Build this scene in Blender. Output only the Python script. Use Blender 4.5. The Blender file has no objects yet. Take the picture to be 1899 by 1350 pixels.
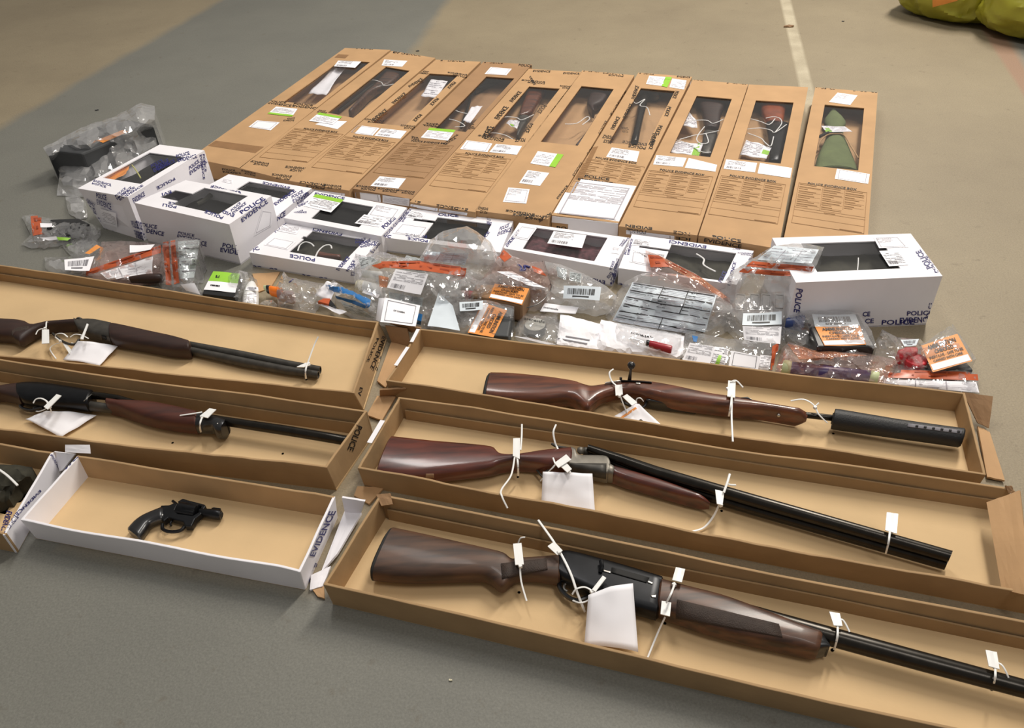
import bpy, bmesh, math, random
from mathutils import Vector, Matrix, noise
from mathutils.bvhtree import BVHTree
C = bpy.context.scene.collection
# ---------------------------------------------------------------- camera, light, exposure
FPX, PITCH, ROLL, CAMH = 1493.69, 0.67547, -0.050887, 1.14225      # a phone held at 1.14 m, looking 38.7 degrees down
cd = bpy.data.cameras.new('camera'); cam = bpy.data.objects.new('camera', cd); C.objects.link(cam)
cd.sensor_fit = 'HORIZONTAL'; cd.sensor_width = 36; cd.lens = FPX/1899*36; cd.clip_start = .02
FW = Vector((0, math.cos(PITCH), -math.sin(PITCH))); R0 = Vector((1, 0, 0)); U0 = R0.cross(FW)
RI = math.cos(ROLL)*R0+math.sin(ROLL)*U0; UP = -math.sin(ROLL)*R0+math.cos(ROLL)*U0
EYE = Vector((0, 0, CAMH))
M = Matrix((RI, UP, -FW)).transposed().to_4x4(); M.translation = EYE; cam.matrix_world = M
bpy.context.scene.camera = cam
sc = bpy.context.scene
sc.view_settings.view_transform = 'Standard'; sc.view_settings.look = 'None'; sc.view_settings.gamma = 1
sc.view_settings.use_curve_mapping = False; sc.view_settings.exposure = 0.22
w = bpy.data.worlds.new('hall'); sc.world = w; w.use_nodes = True
w.node_tree.nodes['Background'].inputs[0].default_value = (1.0, .95, .88, 1)
w.node_tree.nodes['Background'].inputs[1].default_value = .20
def area(name, loc, tgt, sx, sy, power, col):
    l = bpy.data.lights.new(name, 'AREA'); l.shape = 'RECTANGLE'; l.size = sx; l.size_y = sy; l.energy = power; l.color = col
    o = bpy.data.objects.new(name, l); C.objects.link(o); o.location = loc
    o.rotation_euler = (Vector(tgt)-Vector(loc)).to_track_quat('-Z', 'Y').to_euler(); return o
area('ceiling_lamp', (2.3, 4.3, 4.2), (.3, 1.5, 0), .5, 2.4, 215, (1, .93, .83))
area('ceiling_lamp', (-.7, 3.2, 4.2), (-.2, 1.5, 0), .4, 2.0, 46, (1, .96, .92))
area('ceiling_lamp', (1.3, -.2, 4.2), (.4, 1.0, 0), .5, 2.0, 34, (1, .95, .9))
# ---------------------------------------------------------------- pixel <-> place on the floor plan
def ray(px): return (FW+RI*((px[0]-949.5)/FPX)-UP*((px[1]-675)/FPX)).normalized()
def at(px, z=0.0):
    d = ray(px); return EYE+d*((z-CAMH)/d.z)
def Z(x0, y0, s): return lambda x, y: (x0+x/s, y0+y/s)
zA=Z(680,950,4.5); zB=Z(980,950,4.5); zC=Z(1200,1040,4.5); zD=Z(1499,1050,4.5); zE=Z(690,770,4.5); zF=Z(1000,770,4.5)
zG=Z(890,660,4.7475); zH=Z(1250,680,3.165); zI=Z(0,560,6.33); zJ=Z(220,580,4.7475); zK=Z(0,690,6.33); zL=Z(280,720,4.7475)
zM=Z(220,910,9.043); zN=Z(0,810,6.427); zO=Z(600,570,6.427); zP=Z(540,780,3.859); zQ=Z(1700,690,3.07); zR=Z(660,470,9); zS=Z(480,490,8.632)
z1=Z(360,70,3.5167); z2=Z(840,90,3.75); z3=Z(1200,120,3.75); z4=Z(30,180,3.7235); z5=Z(440,320,3.652); z6=Z(900,390,3.652)
z7=Z(1340,400,3.652); z8=Z(30,380,4.416); z9=Z(360,420,3.5167); z10=Z(640,420,5.275); z11=Z(780,480,4.5214); zT=Z(1560,0,5.602)
zU=Z(0,480,2.4987); zV=Z(0,660,2.713); z0=Z(0,0,1)
# ---------------------------------------------------------------- materials
def lin(c): return tuple(((v/255)/12.92 if v/255 <= .04045 else ((v/255+.055)/1.055)**2.4) for v in c)
MATS = {}
def mat(name, rgb, rough=.7, metal=0, var=.08, scale=30, bump=0, bscale=200, coat=0, spec=.5, stretch=None, rgb2=None):
    m = bpy.data.materials.new(name); m.use_nodes = True; nt = m.node_tree; N = nt.nodes; L = nt.links
    b = N['Principled BSDF']; b.inputs['Roughness'].default_value = rough; b.inputs['Metallic'].default_value = metal
    b.inputs['Coat Weight'].default_value = coat; b.inputs['Coat Roughness'].default_value = .12; b.inputs['Specular IOR Level'].default_value = spec
    tc = N.new('ShaderNodeTexCoord'); mp = N.new('ShaderNodeMapping'); L.new(tc.outputs['Object'], mp.inputs[0])
    if stretch: mp.inputs['Scale'].default_value = stretch[:3]; mp.inputs['Rotation'].default_value = (0, 0, stretch[3])
    nz = N.new('ShaderNodeTexNoise'); nz.inputs['Scale'].default_value = scale; nz.inputs['Detail'].default_value = 6; L.new(mp.outputs[0], nz.inputs['Vector'])
    c = lin(rgb); r = N.new('ShaderNodeValToRGB'); c2 = lin(rgb2) if rgb2 else tuple(v*(1-var*2) for v in c)
    r.color_ramp.elements[0].position = .32; r.color_ramp.elements[1].position = .66
    r.color_ramp.elements[0].color = (*c2, 1); r.color_ramp.elements[1].color = (*((c if rgb2 else tuple(min(1, v*(1+var)) for v in c))), 1)
    L.new(nz.outputs[0], r.inputs[0]); L.new(r.outputs[0], b.inputs['Base Color'])
    if bump:
        n2 = N.new('ShaderNodeTexNoise'); n2.inputs['Scale'].default_value = bscale; L.new(mp.outputs[0], n2.inputs['Vector'])
        bp = N.new('ShaderNodeBump'); bp.inputs['Strength'].default_value = bump; bp.inputs['Distance'].default_value = .002
        L.new(n2.outputs[0], bp.inputs['Height']); L.new(bp.outputs[0], b.inputs['Normal'])
    MATS[name] = m; return m
def film(name, tint=(.97, .97, .98), haze=.16, rough=.12, hazecol=(.8, .8, .82), bump=.6, bs=60, gloss=.1):
    m = bpy.data.materials.new(name); m.use_nodes = True; nt = m.node_tree; N = nt.nodes; L = nt.links; N.clear()
    out = N.new('ShaderNodeOutputMaterial'); tr = N.new('ShaderNodeBsdfTransparent'); tr.inputs[0].default_value = (*tint, 1)
    gl = N.new('ShaderNodeBsdfGlossy'); gl.inputs['Roughness'].default_value = rough; gl.inputs[0].default_value = (1, 1, 1, 1)
    df = N.new('ShaderNodeBsdfDiffuse'); df.inputs[0].default_value = (*hazecol, 1)
    nz = N.new('ShaderNodeTexNoise'); nz.inputs['Scale'].default_value = bs; nz.inputs['Detail'].default_value = 3; nz.inputs['Distortion'].default_value = .6
    tc = N.new('ShaderNodeTexCoord'); L.new(tc.outputs['Object'], nz.inputs['Vector'])
    bp = N.new('ShaderNodeBump'); bp.inputs['Strength'].default_value = bump; bp.inputs['Distance'].default_value = .012; L.new(nz.outputs[0], bp.inputs['Height'])
    L.new(bp.outputs[0], gl.inputs['Normal'])
    fr = N.new('ShaderNodeLayerWeight'); fr.inputs[0].default_value = .5; L.new(bp.outputs[0], fr.inputs['Normal'])
    pw = N.new('ShaderNodeMath'); pw.operation = 'POWER'; L.new(fr.outputs['Facing'], pw.inputs[0]); pw.inputs[1].default_value = 4
    mul = N.new('ShaderNodeMath'); mul.operation = 'MULTIPLY_ADD'; mul.inputs[1].default_value = .9; mul.inputs[2].default_value = gloss; L.new(pw.outputs[0], mul.inputs[0])
    m1 = N.new('ShaderNodeMixShader'); m1.inputs[0].default_value = haze; L.new(tr.outputs[0], m1.inputs[1]); L.new(df.outputs[0], m1.inputs[2])
    m2 = N.new('ShaderNodeMixShader'); L.new(mul.outputs[0], m2.inputs[0]); L.new(m1.outputs[0], m2.inputs[1]); L.new(gl.outputs[0], m2.inputs[2])
    L.new(m2.outputs[0], out.inputs[0]); MATS[name] = m; return m
mat('kraft', (188, 150, 108), .8, var=.05, scale=9, bump=.12, bscale=90)
mat('kraft_dark', (162, 126, 90), .8, var=.05, scale=9, bump=.12, bscale=90)
mat('kraft_tray', (208, 178, 134), .82, var=.03, scale=7, bump=.12, bscale=90)
mat('kraft_wall', (168, 137, 98), .82, var=.06, scale=12, bump=.2, bscale=70)  # darker than kraft_tray: shade on the upright tray walls is put into the colour
mat('kraft_form', (150, 112, 72), .8, var=.02)
mat('kraft_tape', (150, 112, 74), .35, var=.05)
mat('white_card', (240, 238, 243), .65, var=.02, scale=8)
mat('paper', (246, 245, 250), .7, var=.015, scale=15)
mat('paper_blue', (214, 224, 232), .5, var=.03)
mat('cream', (228, 222, 196), .5, var=.02)
mat('ink_black', (24, 22, 22), .5, var=0)
mat('ink_navy', (34, 36, 108), .45, var=0)
mat('ink_grey', (120, 118, 124), .6, var=0)
mat('ink_pale', (176, 172, 180), .6, var=0)
mat('ink_red', (196, 110, 110), .6, var=0)
mat('orange_print', (188, 88, 48), .35, var=.05)
mat('orange_dark', (150, 60, 28), .4, var=.04)
mat('orange_label', (232, 148, 64), .5, var=.03)
mat('green_label', (150, 206, 60), .5, var=.03)
mat('white_plastic', (236, 236, 234), .35, var=.01)
mat('blackened_steel', (26, 27, 30), .32, metal=.6, var=.1, scale=60)
mat('steel_matte', (70, 67, 62), .5, metal=.35, var=.15, scale=50)
mat('blued_barrel', (50, 47, 43), .27, metal=.75, var=.12, scale=50)
mat('worn_action', (118, 113, 104), .42, metal=.5, var=.1, scale=60)
mat('silver', (190, 186, 180), .3, metal=.9, var=.05)
mat('foil', (208, 206, 198), .3, metal=.35, var=.1, bump=1, bscale=120)
mat('black_plastic', (22, 22, 24), .3, var=.05, coat=.4)
mat('black_rubber', (26, 25, 24), .75, var=.05)
mat('black_moderator', (24, 25, 27), .55, var=.1, bump=.3, bscale=300)
ANG = -.3
mat('walnut', (92, 58, 38), .45, var=.2, scale=14, coat=.15, stretch=(1, 7, 7, .3), rgb2=(44, 27, 19))
mat('walnut_worn', (88, 60, 42), .5, var=.2, scale=12, coat=.08, stretch=(1, 6, 6, .3), rgb2=(50, 33, 23))
mat('mahogany', (98, 44, 30), .33, var=.15, scale=12, coat=.5, stretch=(1, 6, 6, .2), rgb2=(58, 26, 20))
mat('chestnut', (112, 60, 36), .34, var=.2, scale=12, coat=.5, stretch=(1, 7, 7, .2), rgb2=(64, 33, 22))
mat('dark_wood', (52, 29, 21), .5, var=.2, scale=12, coat=.05, stretch=(1, 6, 6, .2), rgb2=(38, 20, 15))
mat('red_wood', (80, 36, 22), .5, var=.2, scale=12, coat=.05, stretch=(1, 6, 6, .2), rgb2=(58, 26, 18))
mat('checkering', (54, 40, 32), .7, var=.1, scale=80, bump=.6, bscale=600)
mat('orange_wood', (176, 84, 36), .35, var=.25, scale=10, coat=.5, rgb2=(90, 40, 20))
mat('canvas', (104, 116, 74), .9, var=.08, scale=20, bump=.4, bscale=300)
mat('black_cloth', (17, 17, 18), .9, var=.1, spec=.2)
mat('maroon_cloth', (110, 66, 72), .85, var=.3, scale=60, bump=.5, rgb2=(60, 34, 40))
mat('olive_cloth', (50, 48, 36), .85, var=.2, scale=40)
mat('case_grey', (62, 64, 66), .6, var=.08, scale=20)
mat('blue_print', (36, 112, 178), .35, var=.06)
mat('blue_cap', (46, 66, 120), .35, var=.05)
mat('orange_cap', (250, 128, 30), .4, var=.03)
mat('red_item', (206, 44, 56), .4, var=.1)
mat('red_cap', (160, 34, 46), .35, var=.05)
mat('purple_tube', (70, 56, 110), .35, var=.15, scale=40)
mat('mauve', (150, 118, 112), .6, var=.12)
mat('yellow_bag', (176, 172, 56), .35, var=.1, scale=6, bump=.3, bscale=20, rgb2=(150, 146, 46))
mat('pale_green', (196, 206, 160), .5, var=.04)
mat('brown_card', (140, 108, 78), .75, var=.06)
mat('grey_print', (150, 156, 156), .45, var=.05)
mat('yellow_cord', (206, 204, 120), .6, var=.04)
film('clear_bag', tint=(.985, .985, .985), gloss=.17, haze=.13, hazecol=(.92, .92, .93), bump=.35, bs=28, rough=.1); film('clear_bag_hazy', tint=(.98, .98, .98), gloss=.18, haze=.24, hazecol=(.9, .9, .91), bump=.35, bs=24, rough=.14); film('clear_bag_pink', tint=(.98, .9, .88), bump=.35, bs=24, haze=.16, hazecol=(.8, .62, .58))
film('window_film', haze=.018, rough=.1, bump=.12, bs=14, gloss=.03); film('blue_bag', tint=(.6, .72, .84), haze=.2, hazecol=(.4, .55, .7))
film('orange_film', tint=(.95, .5, .3), haze=.35, hazecol=(.8, .35, .2)); film('grey_form_film', tint=(.82, .87, .88), haze=.5, hazecol=(.66, .72, .74), bump=.3)
# ---------------------------------------------------------------- meshes
class MB:
    def __init__(s): s.v = []; s.f = []; s.mi = []
    def add(s, vs, fs, mi=0):
        o = len(s.v); s.v += [Vector(v) for v in vs]; s.f += [tuple(i+o for i in f) for f in fs]; s.mi += [mi]*len(fs); return s
    def hexa(s, b, t, mi=0):            # two quads, bottom and top, same order
        return s.add(list(b)+list(t), [(3, 2, 1, 0), (4, 5, 6, 7), (0, 1, 5, 4), (1, 2, 6, 5), (2, 3, 7, 6), (3, 0, 4, 7)], mi)
    def box(s, c, d, rz=0, mi=0):
        q = Matrix.Rotation(rz, 3, 'Z'); c = Vector(c); P = [c+q@Vector((x*d[0]/2, y*d[1]/2, 0)) for x, y in ((-1, -1), (1, -1), (1, 1), (-1, 1))]
        return s.hexa([p-Vector((0, 0, d[2]/2)) for p in P], [p+Vector((0, 0, d[2]/2)) for p in P], mi)
    def rings(s, R, cap=True, mi=0, close=True):
        n = len(R[0]); o = []; 
        for r in R: o += r
        fs = []
        for i in range(len(R)-1):
            for j in range(n if close else n-1):
                k = (j+1) % n; fs.append((i*n+j, i*n+k, (i+1)*n+k, (i+1)*n+j))
        if cap: fs += [tuple(range(n))[::-1], tuple(range((len(R)-1)*n, len(R)*n))]
        return s.add(o, fs, mi)
    def tube(s, pts, r, n=8, mi=0, flat=1, cap=True):
        pts = [Vector(p) for p in pts]; R = []; up = Vector((0, 0, 1)); rr = r if isinstance(r, (list, tuple)) else [r]*len(pts)
        for i, p in enumerate(pts):
            t = (pts[min(i+1, len(pts)-1)]-pts[max(i-1, 0)]).normalized()
            a = t.cross(up); a = a.normalized() if a.length > .2 else t.cross(Vector((0, 1, 0))).normalized(); b = t.cross(a).normalized()
            R.append([p+a*math.cos(2*math.pi*j/n)*rr[i]+b*math.sin(2*math.pi*j/n)*rr[i]*flat for j in range(n)])
        return s.rings(R, cap, mi)
    def sphere(s, c, r, n=12, mi=0):
        return s.rings([[Vector(c)+Vector((math.sin(a)*math.cos(t), math.sin(a)*math.sin(t), math.cos(a)))*r for t in [2*math.pi*j/n for j in range(n)]] for a in [math.pi*(i+.02)/(n//2+.04) for i in range(n//2+1)]], True, mi)
    def grid(s, P, mi=0, mask=None):     # P[i][j] points
        n, m = len(P), len(P[0]); idx = {}; o = []
        for i in range(n):
            for j in range(m):
                if P[i][j] is not None: idx[i, j] = len(o); o.append(P[i][j])
        fs = [(idx[i, j], idx[i, j+1], idx[i+1, j+1], idx[i+1, j]) for i in range(n-1) for j in range(m-1)
              if all(k in idx for k in ((i, j), (i, j+1), (i+1, j+1), (i+1, j)))]
        return s.add(o, fs, mi)
    def bvh(s): return BVHTree.FromPolygons(s.v, s.f)
    def build(s, name, mats, parent=None, smooth=False, bevel=0, sub=0, solid=0, **kw):
        me = bpy.data.meshes.new(name); off = Vector((0, 0, 0)); q_ = parent
        while q_: off = off+q_.location; q_ = q_.parent
        me.from_pydata([tuple(v-off) for v in s.v], [], s.f); me.validate()
        for m in (mats if isinstance(mats, (list, tuple)) else [mats]): me.materials.append(MATS[m])
        if len(me.polygons) == len(s.mi): me.polygons.foreach_set('material_index', s.mi)
        bm = bmesh.new(); bm.from_mesh(me)
        if not kw.get('open'): bmesh.ops.recalc_face_normals(bm, faces=bm.faces)
        bm.to_mesh(me); bm.free()
        if smooth: me.polygons.foreach_set('use_smooth', [True]*len(me.polygons))
        o = bpy.data.objects.new(name, me); C.objects.link(o)
        if parent: o.parent = parent
        if solid: d = o.modifiers.new('thickness', 'SOLIDIFY'); d.thickness = solid; d.offset = 0
        if bevel: d = o.modifiers.new('bevel', 'BEVEL'); d.width = bevel; d.segments = 2; d.limit_method = 'ANGLE'
        if sub: d = o.modifiers.new('sub', 'SUBSURF'); d.levels = sub; d.render_levels = sub
        if smooth and not sub:
            try: me.set_sharp_from_angle(angle=math.radians(40))
            except Exception: pass
        for k, v in kw.items():
            if k in ('label', 'category', 'group', 'kind'): o[k] = v
        return o
def thing(name, label, cat, loc, group=None):
    o = bpy.data.objects.new(name, None); C.objects.link(o); o.location = loc; o.empty_display_size = .05
    o['label'] = label; o['category'] = cat
    if group: o['group'] = group
    bpy.context.view_layer.update(); return o
def lerp(a, b, t): return a+(b-a)*t
def quad(Q, u, v):    # Q = TL, TR, BR, BL
    return lerp(lerp(Vector(Q[0]), Vector(Q[1]), u), lerp(Vector(Q[3]), Vector(Q[2]), u), v)
def hit(px, T):
    d = ray(px); best = None
    for b in T:
        h = b.ray_cast(EYE, d)
        if h[0] and (best is None or h[3] < best[3]): best = h
    if best is None: return None
    n = best[1]; n = n if n.dot(d) < 0 else -n
    return best[0], n
def on(px, T, off=.0006):
    h = hit(px, T)
    if not h: return None
    return h[0]+h[1]*off
def stick(mb, Q, T, n=4, m=4, off=.0006, mi=0):       # a label laid on the surfaces T
    return mb.grid([[on(quad(Q, j/m, i/n), T, off) for j in range(m+1)] for i in range(n+1)], mi)
FONT = {}
def word(t):
    if t not in FONT:
        cu = bpy.data.curves.new('t', 'FONT'); cu.body = t; cu.size = 1; cu.resolution_u = 2; cu.offset = .02
        ob = bpy.data.objects.new('t', cu); C.objects.link(ob); bpy.context.view_layer.update()
        me = bpy.data.meshes.new_from_object(ob.evaluated_get(bpy.context.evaluated_depsgraph_get()))
        V = [v.co.copy() for v in me.vertices]; F = [tuple(p.vertices) for p in me.polygons]
        x0 = min(v.x for v in V); x1 = max(v.x for v in V); y0 = min(v.y for v in V); y1 = max(v.y for v in V)
        FONT[t] = ([((v.x-x0)/(x1-x0), 1-(v.y-y0)/(y1-y0)) for v in V], F)
        bpy.data.objects.remove(ob); bpy.data.curves.remove(cu); bpy.data.meshes.remove(me)
    return FONT[t]
def put(mb, t, Q, T, off=.0008, mi=0):                 # writing laid on the surfaces T; Q = the word's own corners TL TR BR BL
    V, F = word(t); P = [on(quad(Q, u, v), T, off) for u, v in V]; ok = {}
    vs = []
    for i, p in enumerate(P):
        if p is not None: ok[i] = len(vs); vs.append(p)
    mb.add(vs, [tuple(ok[i] for i in f) for f in F if all(i in ok for i in f) and max((P[a]-P[b]).length for a in f for b in f) < .05], mi)
def pe(mb, Q, T, a='POLICE', b='EVIDENCE', off=.0008, mi=0):   # the two lines of the tape
    TL, TR, BR, BL = [Vector(q) for q in Q]
    if a: put(mb, a, (lerp(TL, TR, .02), lerp(TL, TR, .72), lerp(lerp(TL, TR, .72), lerp(BL, BR, .72), .42), lerp(TL, BL, .42)), T, off, mi)
    if b: put(mb, b, (lerp(TL, BL, .55), lerp(TR, BR, .55), BR, BL), T, off, mi)
def inset(Q, a, b, c, d):  # sub-quad in unit coordinates
    return (quad(Q, a, b), quad(Q, c, b), quad(Q, c, d), quad(Q, a, d))
# ---------------------------------------------------------------- floor
def floor():
    mb = MB().add([(-9, -4, 0), (9, -4, 0), (9, 12, 0), (-9, 12, 0), (-9, -4, -.1), (9, -4, -.1), (9, 12, -.1), (-9, 12, -.1)],
                  [(0, 1, 2, 3), (7, 6, 5, 4), (0, 4, 5, 1), (1, 5, 6, 2), (2, 6, 7, 3), (3, 7, 4, 0)])
    m = bpy.data.materials.new('concrete'); m.use_nodes = True; MATS['concrete'] = m; nt = m.node_tree; N = nt.nodes; L = nt.links; b = N['Principled BSDF']
    tc = N.new('ShaderNodeTexCoord'); b.inputs['Roughness'].default_value = .62
    def nz(s, d=5, r=.55):
        n = N.new('ShaderNodeTexNoise'); n.inputs['Scale'].default_value = s; n.inputs['Detail'].default_value = d; n.inputs['Roughness'].default_value = r
        L.new(tc.outputs['Object'], n.inputs['Vector']); return n.outputs[0]
    def mth(op, a, b_=None, c=None):
        n = N.new('ShaderNodeMath'); n.operation = op
        for i, x in enumerate((a, b_, c)):
            if x is None: continue
            if isinstance(x, (int, float)): n.inputs[i].default_value = x
            else: L.new(x, n.inputs[i])
        return n.outputs[0]
    wob = mth('MULTIPLY_ADD', nz(5, 6), .06, -.03)
    def dist(p, q):     # signed distance, positive on the right of p->q
        P, Q = at(p), at(q); d = (Q-P).normalized(); n = (d.y, -d.x)
        v = N.new('ShaderNodeVectorMath'); v.operation = 'DOT_PRODUCT'; L.new(tc.outputs['Object'], v.inputs[0]); v.inputs[1].default_value = (n[0], n[1], 0)
        return mth('SUBTRACT', v.outputs['Value'], n[0]*P.x+n[1]*P.y)
    def step(x, w=.03): 
        n = N.new('ShaderNodeMapRange'); L.new(x, n.inputs[0]); n.inputs[1].default_value = -w; n.inputs[2].default_value = w; n.clamp = True; return n.outputs[0]
    def mix(f, a, c):
        n = N.new('ShaderNodeMix'); n.data_type = 'RGBA'
        if isinstance(f, float): n.inputs[0].default_value = f
        else: L.new(f, n.inputs[0])
        for i, x in ((6, a), (7, c)):
            if isinstance(x, tuple): n.inputs[i].default_value = (*lin(x), 1)
            else: L.new(x, n.inputs[i])
        return n.outputs[2]
    right_of_A = step(mth('ADD', dist((0, 236), (405, 4)), wob))
    left_of_B = step(mth('ADD', mth('MULTIPLY', dist((480, 504), (830, 0)), -1), wob))
    front = step(mth('ADD', dist((0, 985), (1100, 1185)), wob))
    grey = mth('MAXIMUM', mth('MULTIPLY', right_of_A, left_of_B), front)
    beige = mix(nz(1.6, 8, .65), (122, 110, 90), (160, 147, 121))
    gcol = mix(nz(1.8, 8, .65), (104, 104, 98), (128, 127, 118))
    col = mix(grey, beige, gcol)
    tape = mth('MULTIPLY', step(dist((1484, 165), (1447, 0)), .006), step(mth('MULTIPLY', dist((1508, 165), (1466, 0)), -1), .006))
    far = N.new('ShaderNodeSeparateXYZ'); L.new(tc.outputs['Object'], far.inputs[0]); tape = mth('MULTIPLY', tape, step(mth('SUBTRACT', far.outputs[1], 2.2), .1))
    tape = mth('MULTIPLY', tape, mth('MULTIPLY_ADD', nz(9, 4), 1.2, -.02))
    col = mix(tape, col, (200, 190, 165))
    str_ = mth('MULTIPLY', step(dist((1899, 176), (1836, 78)), .01), step(mth('MULTIPLY', dist((1930, 170), (1866, 60)), -1), .02))
    col = mix(mth('MULTIPLY', str_, .8), col, (150, 118, 98))
    gr2 = step(dist((1930, 170), (1866, 60)), .02); col = mix(mth('MULTIPLY', gr2, .9), col, (120, 120, 116))
    sp = N.new('ShaderNodeMapRange'); L.new(nz(22, 8, .7), sp.inputs[0]); sp.inputs[1].default_value = .60; sp.inputs[2].default_value = .74
    col = mix(mth('MULTIPLY', sp.outputs[0], .5), col, (92, 80, 62))
    fi = N.new('ShaderNodeMapRange'); L.new(nz(260, 3, .7), fi.inputs[0]); fi.inputs[1].default_value = .3; fi.inputs[2].default_value = .7; fi.inputs[3].default_value = .82; fi.inputs[4].default_value = 1.14
    vm = N.new('ShaderNodeVectorMath'); vm.operation = 'SCALE'; L.new(col, vm.inputs[0]); L.new(fi.outputs[0], vm.inputs['Scale'])
    L.new(vm.outputs[0], b.inputs['Base Color'])
    bp = N.new('ShaderNodeBump'); bp.inputs['Strength'].default_value = .25; bp.inputs['Distance'].default_value = .003; L.new(nz(90, 6), bp.inputs['Height']); L.new(bp.outputs[0], b.inputs['Normal'])
    mb.build('floor', 'concrete', kind='structure')
floor()
# ---------------------------------------------------------------- cartons with a film window
def rule(mb, Q, u0, v0, u1, v1, T, off=.0012, mi=0, n=1, m=1): stick(mb, inset(Q, u0, v0, u1, v1), T, n, m, off, mi)
def scribble(mb, Q, rows, T, rnd, u0=.06, u1=.94, v0=.08, v1=.9, th=.28, off=.0012, mi=0):
    dv = (v1-v0)/rows
    for i in range(rows):
        u = u0
        while u < u1-.05:
            l = min(u1-u, rnd.uniform(.06, .3)); 
            if rnd.random() < .75: rule(mb, Q, u, v0+i*dv, u+l, v0+i*dv+dv*th, T, off, mi)
            u += l+.02
def barcode(mb, Q, T, rnd, n=18, off=.0012, mi=0):
    u = 0
    for i in range(n):
        wd = rnd.choice((.3, .5, .8))/n; rule(mb, Q, u, 0, min(1, u+wd), 1, T, off, mi); u += 1/n
def label(par, Q, T, kind='text', seed=0, off=.0009, name='paper_label', base='paper', n=4):
    rnd = random.Random(seed); mb = stick(MB(), Q, T, n, n, off); 
    if not mb.f: return None
    o = mb.build(name, base, par, open=1); lv = off+.0005
    g = MB(); k = MB()
    if 'gb' in kind: rule(g, Q, 0, .8, 1, 1.02, T, lv)
    if 'gt' in kind: rule(g, Q, 0, -.02, 1, .22, T, lv)
    if 'gr' in kind: rule(g, Q, .76, 0, 1.01, 1, T, lv)
    if 'gl' in kind: rule(g, Q, 0, 0, .3, 1, T, lv)
    if g.f: g.build('green_band', 'green_label', o if par.parent is None else par, open=1)
    if 'text' in kind: scribble(k, inset(Q, 0, .12 if 'gt' not in kind else .24, .74 if 'gr' in kind else 1, .8 if 'gb' in kind else 1), 7, T, rnd, off=lv)
    if 'bar' in kind: barcode(k, inset(Q, .08, .68, .55, .88), T, rnd, off=lv)
    if 'fine' in kind: scribble(k, inset(Q, .04, .05, .7, .6), 6, T, rnd, off=lv)
    if 'frame' in kind:
        for a in ((.08, .08, .92, .1), (.08, .9, .92, .92), (.08, .08, .1, .92), (.9, .08, .92, .92)): rule(k, Q, *a, T, lv)
    if k.f: k.build('print', 'ink_grey' if ('bar' in kind or 'dark' in kind) else 'ink_pale', o if par.parent is None else par, open=1)
    return o
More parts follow.
